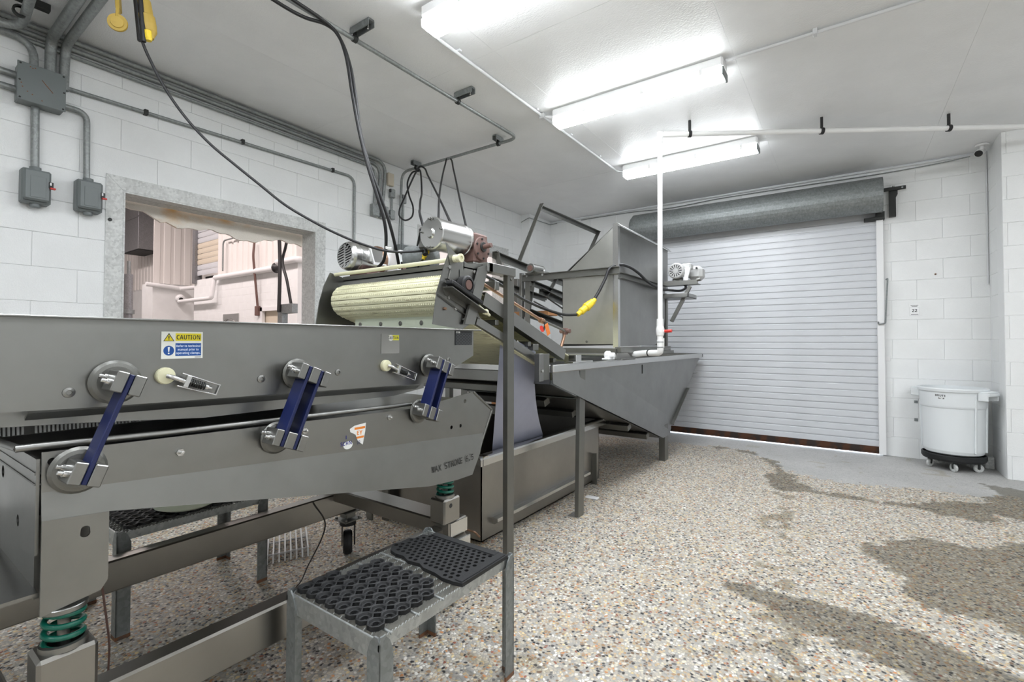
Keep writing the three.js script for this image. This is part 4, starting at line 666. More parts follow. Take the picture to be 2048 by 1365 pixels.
// ---------------------------------------------------------------- receiving tank
{
  const t = thing('wash_tank', 'low rectangular stainless tank with a rolled rim behind the vibrating conveyor', 'tank', [-2.2, 0, -3.0]);
  const x0 = -2.72, x1 = -1.75, z0 = -2.19, z1 = -3.80, yt = 0.53, b = 0.006;
  const sh = new MB().span(x1 - b, x1, 0.02, yt, z1, z0).span(x0, x0 + b, 0.02, yt, z1, z0).span(x0, x1, 0.02, yt, z0 - b, z0).span(x0, x1, 0.02, yt, z1, z1 + b).span(x0, x1, 0.02, 0.026, z1, z0); sh.build('shell', M.steelTank, t);
  const r = new MB(); for (const [p, q, n] of [[[x1, 0, z0 + 0.07], [x1, 0, z1 - 0.18], [1, 0, 0]], [[x0, 0, z1 - 0.1], [x0, 0, z0 + 0.07], [-1, 0, 0]], [[x0 - 0.05, 0, z0], [x1 + 0.05, 0, z0], [0, 0, 1]], [[x1 + 0.05, 0, z1], [x0 - 0.05, 0, z1], [0, 0, -1]]])
    r.sweep([[-0.006, yt - 0.008], [-0.006, yt], [0.036, yt], [0.046, yt - 0.006], [0.05, yt - 0.016], [0.05, yt - 0.052], [0.045, yt - 0.052], [0.045, yt - 0.018], [0.040, yt - 0.009], [0.033, yt - 0.006]], p, n, Y, V(...q).sub(V(...p)));
  r.build('rolled_rim', M.steelBright, t);
  new MB().sweep([[0, 0.098], [0.022, 0.098], [0.044, 0.115], [0.044, 0.135], [0, 0.135]], [x1, 0, z0 - 0.10], [1, 0, 0], Y, [0, 0, z1 - z0 + 0.35]).build('side_stiffener', M.steelBright, t);
  for (const [x, z, sx] of [[x1 + 0.04, z1 + 0.12, 1], [x0 + 0.13, z0 + 0.10, -1], [x0 + 0.04, z1 + 0.12, -1]]) new MB().sweep([[0, 0.26], [0, 0.0], [0.05, 0.0], [0.06, 0.02], [0.06, 0.25]], [x, 0, z], [-1, 0, 0], Y, [0, 0, 0.012]).build('leg_plate', M.steelOld, t);
  new MB().pipe([[x1 + 0.002, 0.06, z0 + 0.02], [x1 + 0.002, 0.10, z0 + 0.06], [x1 - 0.07, 0.10, z0 + 0.06]], 0.006, 0.02, 8).build('lifting_loop', M.copper, t);
  const pad = solo('floor_shim', new MB().span(-1.64, -1.545, 0, 0.012, -3.36, -3.31, 0.003), M.white, 'flat white shim on the floor under the tank leg', 'shim', [-1.6, 0, -3.33]);
}
// ---------------------------------------------------------------- inclined belt conveyor with its frame
{
  const t = thing('belt_conveyor', 'inclined stainless conveyor with a cream modular belt discharging over the trough', 'conveyor', [-2.05, 0, -2.2]);
  const xn = -1.55, xf = -2.52, K = -0.361; // slope dy per unit of -z
  // head side plates
  const head = [[-1.690, 1.622], [-1.656, 1.548], [-1.606, 1.418], [-1.581, 1.269], [-1.786, 1.250], [-1.891, 1.301], [-1.923, 1.375], [-1.948, 1.473], [-1.985, 1.60], [-1.823, 1.582]];
  side(head, xn, -0.006).build('head_plate', M.steel, t);
  side([[-1.70, 1.60], [-1.66, 1.52], [-1.63, 1.42], [-1.61, 1.30], [-1.60, 1.20], [-1.95, 1.20], [-1.98, 1.50], [-1.86, 1.56]], xf, 0.006).build('head_plate', M.steel, t);
  { const b = new MB(); for (const [z, y] of [[-1.685, 1.545], [-1.87, 1.545], [-1.925, 1.49], [-1.915, 1.415], [-1.895, 1.36], [-1.68, 1.40], [-1.73, 1.35], [-1.80, 1.30], [-1.66, 1.44]]) b.hex([xn, y, z], [xn + 0.008, y, z], 0.009); b.build('bolt', M.steelBright, t); new MB().cyl([xn, 1.345, -1.655], [xn + 0.012, 1.345, -1.655], 0.007, 10).build('copper_plug', M.copper, t); }
  new MB().bar([xn + 0.004, 1.425, -1.66], [xn + 0.004, 1.555, -1.70], 0.006, 0.004, [0, 0, 1]).bar([xn + 0.008, 1.49, -1.665], [xn + 0.008, 1.375, -1.905], 0.012, 0.004, [0, 1, 0]).bar([xn + 0.008, 1.41, -1.60], [xn + 0.008, 1.295, -1.86], 0.008, 0.004, [0, 1, 0]).build('plate_seam', M.steelOld, t);
  new MB().sweep([[-1.889, 1.569], [-1.965, 1.590], [-1.850, 1.275], [-1.775, 1.275]], [xn + 0.012, 0, 0], U, Y, [0.014, 0, 0]).build('head_strap', M.steel, t);
  // take-up bearing on its shelf
  new MB().sweep([[0, 0], [0.065, 0], [0.065, 0.006], [0.006, 0.006], [0.006, 0.04], [0, 0.04]], [xn, 1.446, -1.640], [1, 0, 0], [0, -0.90, -0.42], [0, -0.105, -0.262]).build('bearing_shelf', M.steelOld, t);
  { const c = V(xn + 0.035, 1.466, -1.775), b = new MB().lathe([[0, -0.032], [0.040, -0.032], [0.046, -0.024], [0.046, 0.010], [0.040, 0.016], [0.030, 0.018], [0.030, 0.010], [0, 0.010]], c, [1, 0, 0], 24).bar([xn + 0.03, 1.470, -1.655], [xn + 0.03, 1.385, -1.885], 0.045, 0.02, [0, 0.9, 0.4], 0.004).build('bearing', M.black, t); new MB().cyl([xn + 0.036, 1.466, -1.775], [xn + 0.052, 1.466, -1.775], 0.024, 16).build('shaft_end', M.gear, b); new MB().cyl([xn + 0.03, 1.372, -1.87], [xn + 0.03, 1.325, -1.965], 0.008, 8).hex([xn + 0.03, 1.345, -1.925], [xn + 0.03, 1.338, -1.94], 0.016).build('takeup_bolt', M.cream, b); }
  // rod and top cross plates
  new MB().cyl([-2.50, 1.588, -1.722], [xn, 1.588, -1.722], 0.0108, 16).build('guide_rod', M.cream, t);
  new MB().lathe([[0, 0], [0.019, 0], [0.019, 0.016], [0.015, 0.018], [0.015, 0.03], [0.021, 0.032], [0.021, 0.044], [0.011, 0.045], [0.011, 0.04], [0, 0.04]], [xn + 0.004, 1.590, -1.722], [1, 0, 0], 20).build('rod_knob', M.cream, t);
  side([[-1.66, 1.66], [-1.70, 1.53], [-1.755, 1.60]], xn + 0.001, 0.003).build('plate_ear', M.steel, t);
  new MB().span(xf, xn, 1.545, 1.585, -1.80, -1.79, 0.002).span(xf, xn, 1.555, 1.562, -2.0, -1.79).build('cross_plate', M.steelOld, t);
  new MB().span(xf, xn, 1.50, 1.545, -1.765, -1.755, 0.002).build('scraper_bar', M.steel, t);
  new MB().span(-2.36, xn - 0.02, 1.19, 1.345, -1.775, -1.762, 0.002).build('wear_plate', M.uhmw, t);
  { const b = new MB(); for (const x of [-2.31, -2.13, -1.97, -1.81, -1.66]) b.lathe([[0, 0], [0.012, 0], [0.013, 0.003], [0.006, 0.005], [0, 0.005]], [x, 1.287, -1.762], [0, 0, 1], 12); b.build('wear_bolt', M.steelOld, t); }
  // modular belt round the head: each row of modules its own piece
  const prof = [[0, 0], [0, 0.024], [0.007, 0.023], [0.0085, 0.012], [0.007, 0.001]], bx0 = xf + 0.09, bx1 = xn - 0.02;
  const path = []; // [z, y] points along the belt at one module pitch, over the drum and back underneath
  const cz = -1.74, cy = 1.425, R = 0.085, dn = V(0, K, -1).normalize(), nv = V(0, dn.z, -dn.y).negate(); // nv points up
  const P0 = V(0, cy, cz).addScaledVector(nv, R), P1 = V(0, cy, cz).addScaledVector(nv, -R); const L = 1.35, pitch = 0.0315, poly = [];
  for (let s = L; s > 0; s -= pitch) poly.push(P0.clone().addScaledVector(dn, s));
  for (let i = 0; i <= 8; i++) { const a = i / 8 * Math.PI; poly.push(V(0, cy, cz).addScaledVector(nv, R * Math.cos(a)).addScaledVector(dn, -R * Math.sin(a))); }
  for (let s = pitch; s < L - 0.1; s += pitch) poly.push(P1.clone().addScaledVector(dn, s));
  const belt = new THREE.Group(); belt.name = 'modular_belt'; belt.position.copy(V(-2.03, cy, cz).sub(origin(t))); t.add(belt);
  for (let i = 0; i + 1 < poly.length; i++) {
    const a = poly[i], b = poly[i + 1], e = b.clone().sub(a), l = e.length(); e.normalize(); const n = V(0, e.z, -e.y), o = a.clone(); o.x = bx0; const vis = i > L / pitch - 4;
    const mb = new MB().sweep([[0.001, 0], [0.001, 0.006], [l * 0.25, 0.0085], [l * 0.75, 0.0085], [l - 0.001, 0.006], [l - 0.001, 0]], o, e, n, [bx1 - bx0, 0, 0]);
    if (i >= L / pitch - 3 && i < L / pitch + 9) for (let x = bx0 + 0.004; x < bx1 - 0.01; x += 0.0155) mb.sweep([[l * 0.3, 0.0085], [l * 0.5, 0.0122], [l * 0.7, 0.0085]], V(x, o.y, o.z), e, n, [0.008, 0, 0]);
    mb.build('belt_slat', M.belt, belt);
  }
  // side channels, upper and lower, both sides
  const rail = (x, y, z, yl, len, s) => { const d = V(0, K, -1).normalize(); return new MB().sweep([[0, 0], [s * -0.05, 0], [s * -0.05, 0.005], [s * -0.005, 0.005], [s * -0.005, yl - 0.005], [s * -0.05, yl - 0.005], [s * -0.05, yl], [0, yl]], [x, y, z], [1, 0, 0], V(0, 1, K).normalize(), d.clone().multiplyScalar(len)); };
  rail(xn + 0.002, 1.383, -1.945, 0.072, 0.93, 1).build('side_rail', M.steel, t); rail(xf, 1.383, -1.945, 0.072, 0.93, -1).build('side_rail', M.steelOld, t);
  rail(xn + 0.002, 1.278, -1.890, 0.042, 0.66, 1).build('return_rail', M.steel, t); rail(xf, 1.278, -1.890, 0.042, 0.9, -1).build('return_rail', M.steelOld, t);
  for (const s of [0.15, 0.5, 0.82]) { const c = V((xn + xf) / 2, 1.345, -1.945).addScaledVector(V(0, K, -1).normalize(), s); new MB().box(c.x, c.y, c.z, xn - xf - 0.02, 0.03, 0.03, 0.003).build('cross_bar', M.steelOld, t); }
  new MB().span(xf, xn, 1.135, 1.175, -2.50, -2.44, 0.003).build('cross_bar', M.steelOld, t);
  // head frame and posts
  new MB().span(-1.575, -1.515, 1.553, 1.603, -2.20, -1.955, 0.003).span(-1.70, -1.515, 1.553, 1.603, -1.99, -1.945, 0.003).span(xf, -1.60, 1.48, 1.53, -2.16, -2.12, 0.003).build('head_frame', M.steel, t);
  new MB().angle([-1.522, 0, -2.13], [-1.522, 1.556, -2.13], [-1, 0, 0], [0, 0, -1], 0.030, 0.062, 0.006).cyl([-1.522, 1.535, -2.165], [-1.516, 1.535, -2.165], 0.008, 10).build('post', M.steelOld, t);
  new MB().angle([xf - 0.03, 0, -2.13], [xf - 0.03, 1.556, -2.13], [1, 0, 0], [0, 0, -1], 0.058, 0.058, 0.006).build('post', M.steelOld, t);
}
// curved splash guard and its clips
{
  const t = thing('splash_guard', 'bluish curved splash guard sheet hanging beside the post into the tank', 'guard', [-1.6, 1.0, -2.4]);
  const A = (u, v) => { const z = -2.17 - 0.365 * u, top = 1.237 - 0.124 * u, y = top - v * (top - 0.44), k = v * v; return V(-1.60 - 0.23 * k, y, z - 0.30 * k * u - 0.22 * k + 0.02 * Math.sin(v * 3)); };
  const mb = new MB(), n = 10, m = 24; for (let i = 0; i < n; i++) for (let j = 0; j < m; j++) mb.quad(A(i / n, j / m), A(i / n, (j + 1) / m), A((i + 1) / n, (j + 1) / m), A((i + 1) / n, j / m));
  let g = mb.geometry(origin(t)); g.deleteAttribute('normal'); g = mergeVertices(g, 1e-4); g.computeVertexNormals(); const s = shadows(new THREE.Mesh(g, M.guard)); s.name = 'sheet'; t.add(s);
  new MB().bar([-1.592, 1.222, -2.17], [-1.592, 1.108, -2.525], 0.006, 0.04, [0, 1, 0]).build('top_flange', M.guard, t);
  new MB().hex([-1.588, 1.188, -2.31], [-1.578, 1.188, -2.31], 0.010).build('bolt', M.steelBright, t);
  new MB().span(-1.52, -1.485, 0.952, 1.118, -2.452, -2.402, 0.002).build('clip_plate', M.steel, t); new MB().span(-1.50, -1.494, 0.956, 1.116, -2.535, -2.462, 0.001).build('clip_plate', M.steelOld, t);
  new MB().hex([-1.484, 1.015, -2.425], [-1.474, 1.015, -2.425], 0.010).build('bolt', M.steelBright, t);
}
// copper water line with its tag
{
  const t = thing('copper_line', 'thin copper pipe sloping down along the inclined conveyor', 'pipe', [-1.62, 1.2, -2.5]);
  new MB().pipe([[-1.62, 1.515, -2.0], [-1.62, 1.329, -2.646]], 0.009, 0.02, 10).build('upper_run', M.copper, t);
  new MB().pipe([[-1.62, 1.329, -2.646], [-1.62, 1.267, -2.96]], 0.0085, 0.02, 10).pipe([[-1.605, 1.318, -2.68], [-1.605, 1.258, -2.95]], 0.004, 0.02, 8).build('lower_run', M.steelOld, t);
  new MB().cyl([-1.62, 1.33, -2.63], [-1.62, 1.322, -2.67], 0.018, 12).build('tee', M.copper, t);
  new MB().cyl([-1.66, 1.265, -2.965], [-1.58, 1.265, -2.965], 0.016, 12).cyl([-1.62, 1.285, -2.965], [-1.62, 1.24, -2.965], 0.02, 12).build('elbow', M.gear, t);
  new MB().cyl([-1.62, 1.25, -2.965], [-1.62, 1.150, -2.905], 0.011, 12).build('drop', M.copper, t);
}
{
  const t = thing('tag', 'orange tag with a red disc hanging from the copper pipe', 'tag', [-1.612, 1.3, -2.68]);
  new MB().bar([-1.600, 1.305, -2.672], [-1.596, 1.235, -2.70], 0.004, 0.042, [0, 0.3, 1], 0.001).build('orange_tag', M.orange, t, { label: 'orange tag' }); new MB().lathe([[0, 0], [0.022, 0], [0.022, 0.004], [0, 0.004]], [-1.612, 1.272, -2.635], [1, 0.3, 0], 14).build('red_disc', M.red, t, { label: 'red disc' }); new MB().pipe([[-1.61, 1.33, -2.65], [-1.605, 1.30, -2.665], [-1.61, 1.262, -2.655]], 0.006, 0.01, 6).build('black_tie', M.black, t);
}
// ---------------------------------------------------------------- V-shaped soak tank against the door side
{
  const t = thing('soak_tank', 'big stainless V-shaped soak tank with a wide rim in front of the roller door', 'tank', [-2.0, 0, -4.8]);
  const xn = -1.50, xf = -2.55, P = [[-2.55, 1.0], [-2.55, 0.93], [-4.70, 0.245], [-4.93, 0.245], [-5.05, 0.33], [-6.22, 1.0]];
  const sh = side([[-3.2, 1.0], [-4.86, 0.455], [-5.0, 0.30], [-5.05, 0.33], [-6.22, 1.0]], xn, -0.006); side(P, xf, 0.006, sh);
  sh.add(side([[-2.55, 1.0], [-3.2, 1.0], [-4.86, 0.455], [-5.0, 0.30], [-4.93, 0.245], [-4.70, 0.245], [-2.55, 0.93]], xn, -0.006).warp((v) => { v.x += 0.09 * Math.max(0, 0.95 * (1.0 + (v.z + 3.2) * 0.3283 - v.y)); return v; })); // folded along the slope, lower strip tilted outwards to reflect lighter
  for (let i = 1; i + 1 < P.length; i++) { const a = V(0, P[i][1], P[i][0]), b = V(0, P[i + 1][1], P[i + 1][0]), e = b.clone().sub(a); sh.sweep([[0, 0], [e.length(), 0], [e.length(), 0.005], [0, 0.005]], [xf, a.y, a.z], e.clone().normalize(), V(0, -e.z, e.y).normalize().multiplyScalar(-1), [xn - xf, 0, 0]); }
  sh.span(xf, xn, 0.93, 1.0, -2.556, -2.55); sh.build('shell', M.steel, t);
  const rim = new MB(); rim.span(xn - 0.004, xn + 0.030, 0.995, 1.046, -6.26, -2.545, 0.007).span(xf - 0.03, xf + 0.004, 0.995, 1.046, -6.26, -2.545, 0.007).span(xf, xn, 0.995, 1.046, -2.575, -2.545, 0.005).span(xf - 0.03, xn + 0.03, 0.995, 1.046, -6.26, -6.225, 0.005); rim.build('rim', M.steelBright, t);
  new MB().bar([xn + 0.008, 0.335, -5.02], [xn + 0.008, 0.66, -5.63], 0.05, 0.012, [0, 0.9, 0.5], 0.002).build('slope_flange', M.steelOld, t);
  new MB().angle([xn + 0.012, 0, -4.78], [xn + 0.012, 0.36, -4.78], [-1, 0, 0], [0, 0, -1], 0.06, 0.11, 0.006).build('leg', M.steelOld, t); new MB().angle([xf, 0, -4.78], [xf, 0.36, -4.78], [1, 0, 0], [0, 0, -1], 0.06, 0.11, 0.006).build('leg', M.steelOld, t);
  new MB().angle([xn + 0.012, 0.004, -2.905], [xn + 0.012, 1.0, -2.935], [-1, 0, 0], [0, 0, -1], 0.028, 0.080, 0.006).build('post', M.steelOld, t); new MB().span(xn - 0.065, xn + 0.012, 0, 0.008, -2.985, -2.895, 0.002).build('foot', M.steelBright, t); new MB().angle([xf, 0, -2.90], [xf, 1.0, -2.93], [1, 0, 0], [0, 0, -1], 0.062, 0.062, 0.006).build('post', M.steelOld, t);
  const cr = [[-2.60, 0.915], [-3.02, 0.775], [-3.45, 0.64], [-3.92, 0.49], [-4.38, 0.345]]; for (const [z, y] of cr) new MB().bar([xf, y - 0.028, z], [z > -3.6 ? xn - 0.30 : xn - 0.02, y - 0.028, z], 0.075, 0.05, [0, 1, 0.31], 0.003).build('under_channel', M.steelOld, t);
  new MB().span(xf + 0.05, xn - 0.25, 0.70, 0.76, -2.62, -2.56, 0.004).span(xf, xn - 0.20, 0.86, 0.905, -2.56, -2.50, 0.004).build('end_beam', M.steelOld, t);
  new MB().span(xf + 0.04, xn - 0.02, 0.80, 0.805, -6.2, -2.9).build('water', new THREE.MeshPhysicalMaterial({ color: C(0.10, 0.11, 0.10), roughness: 0.12 }), t);
  new MB().span(-1.502, -1.496, 0.905, 0.985, -4.18, -4.172).build('seam_mark', M.dark, t);
}
{ // bits lying along the rim
  const t = thing('rim_roller', 'white pillow bearing and shaft on the soak tank rim before the feed box', 'bearing', [-1.55, 1.046, -3.4]);
  new MB().cyl([-1.585, 1.083, -3.56], [-2.45, 1.083, -3.56], 0.016, 14).build('shaft', M.steelBright, t); new MB().lathe([[0, -0.025], [0.028, -0.025], [0.034, -0.015], [0.034, 0.012], [0.022, 0.02], [0.022, 0.05], [0.016, 0.055], [0, 0.055]], [-1.555, 1.082, -3.56], [1, 0, 0], 18).span(-1.585, -1.525, 1.046, 1.06, -3.62, -3.50, 0.003).build('bearing', M.white, t);
  const p = thing('rim_bracket', 'folded steel bracket plate lying over the soak tank rim', 'bracket', [-1.55, 1.046, -3.75]); new MB().sweep([[-3.62, 1.05], [-3.98, 1.05], [-3.88, 1.096], [-3.66, 1.096]], [-1.52, 0, 0], U, Y, [-0.005, 0, 0]).span(-1.60, -1.47, 1.046, 1.052, -3.94, -3.66, 0.001).build('plate', M.steel, p);
  const q = thing('rim_clamp', 'small bright steel clamp at the near end of the soak tank rim', 'clamp', [-1.52, 1.046, -2.85]); new MB().span(-1.56, -1.50, 1.046, 1.10, -2.98, -2.90, 0.003).span(-1.56, -1.49, 1.046, 1.056, -3.14, -2.84, 0.002).build('body', M.steelBright, q);
}
// ---------------------------------------------------------------- feed box with hood and frame
{
  const t = thing('feed_box', 'upright stainless feed box with a sloping hood standing on the soak tank', 'hopper', [-1.8, 1.05, -4.3]);
  const xr = -1.555, xl = -2.08, zf = -3.756, zb = -5.02;
  new MB().span(xl, xr - 0.03, 1.168, 1.755, zf - 0.004, zf, 0.001).build('front_panel', M.steelSheet, t);
  const rp = [[zf - 0.02, 1.15], [-4.70, 1.158], [-4.93, 1.22], [zb, 1.42], [zb, 1.75], [zf - 0.02, 1.75]]; side(rp, xr, -0.005).build('side_panel', M.steel, t);
  new MB().span(xl, xl + 0.005, 1.15, 1.75, zb, zf).span(xl, xr, 1.15, 1.75, zb - 0.005, zb).build('back_panel', M.steelOld, t);
  new MB().angle([xr + 0.004, 1.14, zf + 0.004], [xr + 0.004, 2.182, zf + 0.004], [-1, 0, 0], [0, 0, -1], 0.045, 0.045, 0.005).build('corner_angle', M.steelBright, t);
  side([[zf - 0.02, 1.75], [zf - 0.02, 2.172], [-5.13, 2.172], [-5.13, 1.75]], xr - 0.002, -0.005).build('hood_side', M.steel, t);
  new MB().sweep([[xr - 0.03, 2.165], [xr - 0.03, 1.79], [xl, 1.775], [-2.03, 1.80]], [0, 0, zf], [1, 0, 0], Y, [0, 0, -0.004]).build('hood_front', M.steelSheet, t);
  new MB().sweep([[0, 0], [0, 0.005], [0.62, 0.005], [0.62, 0]], [xr - 0.01, 2.175, zf], V(-0.5, -0.385, 0).normalize(), V(-0.385, 0.5, 0).normalize(), [0, 0, -1.37]).build('hood_roof', M.steel, t);
  new MB().sweep([[-0.008, 2.162], [0.030, 2.150], [0.032, 2.158], [0.0, 2.186], [-0.012, 2.186]], [xr, 0, zf + 0.01], [1, 0, 0], Y, [0, 0, -1.40]).build('hood_edge', M.steelBright, t);
  // frame round it
  new MB().channel([-2.50, 1.755, zf + 0.006], [xr + 0.02, 1.755, zf + 0.006], [0, 0, 1], [0, 1, 0], 0.035, 0.06, 0.005).build('front_beam', M.steelOld, t);
  new MB().channel([xr + 0.002, 1.722, zf - 0.01], [xr + 0.002, 1.722, zb - 0.02], [1, 0, 0], [0, 1, 0], 0.035, 0.05, 0.005).build('side_beam', M.steelOld, t);
  for (const x of [-2.475]) new MB().angle([x, 1.046, zf + 0.01], [x, 1.81, zf + 0.01], [1, 0, 0], [0, 0, -1], 0.055, 0.05, 0.005).span(x - 0.06, x - 0.03, 1.046, 1.84, zf - 0.03, zf + 0.02, 0.003).build('frame_post', M.steelOld, t);
  new MB().angle([xr + 0.01, 1.10, zb - 0.02], [xr + 0.01, 1.70, zb - 0.02], [-1, 0, 0], [0, 0, -1], 0.05, 0.05, 0.005).build('frame_post', M.steelOld, t);
  new MB().span(xr - 0.02, xr + 0.035, 1.10, 1.145, -5.10, zf + 0.02, 0.003).span(xr - 0.03, xr + 0.05, 1.068, 1.10, -5.16, -4.5, 0.003).span(xl, xr, 1.09, 1.135, zf - 0.01, zf + 0.05, 0.003).build('base_rail', M.steelOld, t);
  new MB().lathe([[0, 0], [0.010, 0], [0.011, 0.004], [0, 0.006]], [-1.84, 1.19, zf], [0, 0, 1], 12).build('rivet', M.steelOld, t);
  { const b = new MB().cyl([-2.36, 1.862, zf + 0.10], [-2.36, 1.862, zf - 0.10], 0.044, 20).span(-2.45, -2.24, 1.815, 1.832, zf - 0.05, zf + 0.05, 0.003).build('bearing', M.steel, t); new MB().cyl([-2.36, 1.862, zf + 0.101], [-2.36, 1.862, zf + 0.106], 0.028, 16).build('shaft_end', M.gear, b); const n = new MB(); for (const x of [-2.43, -2.26]) n.hex([x, 1.832, zf + 0.02], [x, 1.848, zf + 0.02], 0.012).hex([x, 1.80, zf + 0.042], [x, 1.80, zf + 0.05], 0.011); n.build('bolt', M.steelBright, b); }
  // motor shelf
  new MB().channel([-1.56, 1.775, -5.0], [-1.215, 1.775, -5.0], [0, 0, -1], [0, 1, 0], 0.12, 0.045, 0.005).build('motor_beam', M.steelOld, t);
  new MB().span(-1.645, -1.30, 1.643, 1.685, -4.97, -4.94, 0.002).span(-1.645, -1.30, 1.642, 1.648, -5.28, -4.94).span(-1.305, -1.30, 1.643, 1.685, -5.28, -4.94).build('tray', M.steel, t);
  new MB().bar([-1.30, 1.76, -5.03], [-1.49, 1.40, -5.03], 0.035, 0.035, [0, 0, 1], 0.003).build('brace', M.steelOld, t);
  new MB().pipe([[-1.225, 1.815, -5.0], [-1.19, 1.82, -5.0]], 0.016, 0.01, 8).build('belt_tensioner', M.steelOld, t);
}
// steel framework behind the feed box
{
  const t = thing('lift_frame', 'tall grey angle iron frame of a second conveyor rising behind the feed box', 'frame', [-2.6, 1.3, -4.4]);
  const X = -2.60, bar = (n, a, b, w = 0.045) => new MB().angle(a, b, [1, 0, 0], V(...b).sub(V(...a)).cross(V(1, 0, 0)).normalize(), w * 0.9, w, 0.006).build(n, M.steelOld, t);
  bar('top_bar', [X, 2.605, -4.20], [X, 2.605, -5.64]); bar('slant_leg', [X, 1.96, -3.79], [X, 2.63, -4.215], 0.05); bar('slant_leg', [X, 1.90, -4.98], [X, 2.60, -5.60], 0.055);
  bar('side_beam', [X, 2.0, -3.40], [X, 1.872, -4.70], 0.06); bar('end_post', [X, 1.78, -3.52], [X, 2.0, -3.42], 0.06);
  bar('hanger', [X, 1.50, -3.96], [X, 1.86, -4.06], 0.055); bar('hanger', [X, 1.66, -4.30], [X, 1.96, -4.60], 0.05); bar('hanger', [X, 1.96, -4.60], [X, 1.90, -4.85], 0.05);
  bar('lower_beam', [X, 1.76, -3.35], [X, 1.66, -4.32], 0.05); bar('lower_beam', [X, 1.74, -4.2], [X, 1.62, -4.90], 0.06); bar('lower_beam', [X, 1.52, -3.9], [X, 1.38, -4.80], 0.075); bar('lower_beam', [X + 0.02, 1.80, -4.0], [X + 0.02, 1.70, -4.9], 0.05);
  new MB().cyl([X, 1.66, -4.35], [X, 1.52, -4.85], 0.009, 8).cyl([X, 1.60, -4.1], [X, 1.44, -4.8], 0.009, 8).build('tie_rod', M.steelOld, t);
  new MB().span(X - 0.5, X + 0.02, 1.47, 1.52, -4.55, -4.35, 0.003).build('shelf', M.wood, t);
  new MB().span(X - 0.7, X - 0.64, 0, 1.95, -3.6, -3.54, 0.004).span(X - 0.7, X - 0.64, 0, 1.95, -4.8, -4.74, 0.004).build('floor_post', M.steelOld, t);
}
solo('wood_post', new MB().span(-3.78, -3.70, 0, 1.0, -5.02, -4.93, 0.004).span(-3.78, -3.72, 0, 1.0, -4.55, -4.52, 0.003), M.wood, 'orange brown timber post against the wall behind the conveyor', 'post', [-3.74, 0, -4.97]);

// ---------------------------------------------------------------- motors
{ // washdown motor with fan guard at the left, on the far side of the belt conveyor
  const t = thing('gear_motor', 'dull steel motor with slotted fan guard and rusty band above the belt conveyor head', 'motor', [-2.44, 1.60, -1.9]);
  const x = -2.45, y = 1.703, z = -1.755, A = [0, 0, -1], r = 0.088;
  const slots = []; for (const s of [-1, 1]) for (let i = -4; i <= 4; i++) { const yy = i * 0.0155, w = Math.sqrt(Math.max(0, 0.066 ** 2 - yy * yy)) - 0.008; if (w > 0.012) { const k = 0.004; slots.push([[s * 0.008, yy - s * 0.004], [s * (0.008 + w), yy + s * 0.008], [s * (0.008 + w), yy + s * 0.008 + 0.007], [s * 0.008, yy + 0.007 - s * 0.004]]); } }
  new MB().sweep(circ(0, 0, 0.074, 32), [x, y, z + 0.004], [1, 0, 0], Y, [0, 0, -0.004], slots).lathe([[0.074, -0.004], [0.082, 0.004], [r, 0.022], [r, 0.06]], [x, y, z], A, 36).build('fan_guard', M.steelBright, t);
  new MB().cyl([x, y, z - 0.012], [x, y, z - 0.014], 0.075, 24).build('fan_shade', M.dark, t);
  new MB().lathe([[r, 0.06], [r + 0.002, 0.06], [r + 0.002, 0.068], [r - 0.002, 0.07], [r - 0.002, 0.22], [0, 0.22]], [x, y, z], A, 36).build('housing', M.steelBright, t);
  new MB().lathe([[r - 0.002, 0.215], [r + 0.006, 0.222], [r + 0.006, 0.242], [r + 0.001, 0.250], [r - 0.008, 0.262], [0, 0.262]], [x, y, z], A, 32).build('rusty_band', M.copper, t, { label: 'rusty brown end band' });
  new MB().lathe([[0, 0.26], [0.082, 0.26], [0.07, 0.30], [0.05, 0.32], [0, 0.32]], [x, y, z], A, 28).build('end_bell', M.white, t);
  new MB().span(x + 0.070, x + 0.110, y - 0.04, y + 0.055, z - 0.20, z - 0.10, 0.010).build('terminal_box', M.steelBright, t); new MB().bar([x + 0.112, y + 0.055, z - 0.09], [x + 0.112, y - 0.045, z - 0.125], 0.008, 0.014, [1, 0, 0], 0.001).bar([x + 0.112, y - 0.045, z - 0.12], [x + 0.112, y - 0.04, z - 0.215], 0.008, 0.014, [1, 0, 0], 0.001).build('box_gasket', M.white, t);
  new MB().span(x + 0.03, x + 0.17, y - 0.09, y + 0.065, z - 0.37, z - 0.275, 0.02).build('gearbox', M.white, t, { label: 'white gearbox' }); new MB().cyl([x + 0.165, y - 0.045, z - 0.32], [x + 0.185, y - 0.045, z - 0.32], 0.034, 18).build('output_ring', M.gear, t); { const b = new MB(); for (const [i, j] of [[0.035, 0.04], [-0.02, 0.05], [0.03, -0.02], [-0.045, 0.03]]) b.hex([x + 0.17, y + j, z - 0.32 + i], [x + 0.178, y + j, z - 0.32 + i], 0.008); b.build('bolt', M.blackIron, t); }
  new MB().span(x - 0.08, x + 0.09, y - 0.125, y - 0.08, z - 0.36, z - 0.09, 0.004).build('motor_foot', M.gear, t);
}
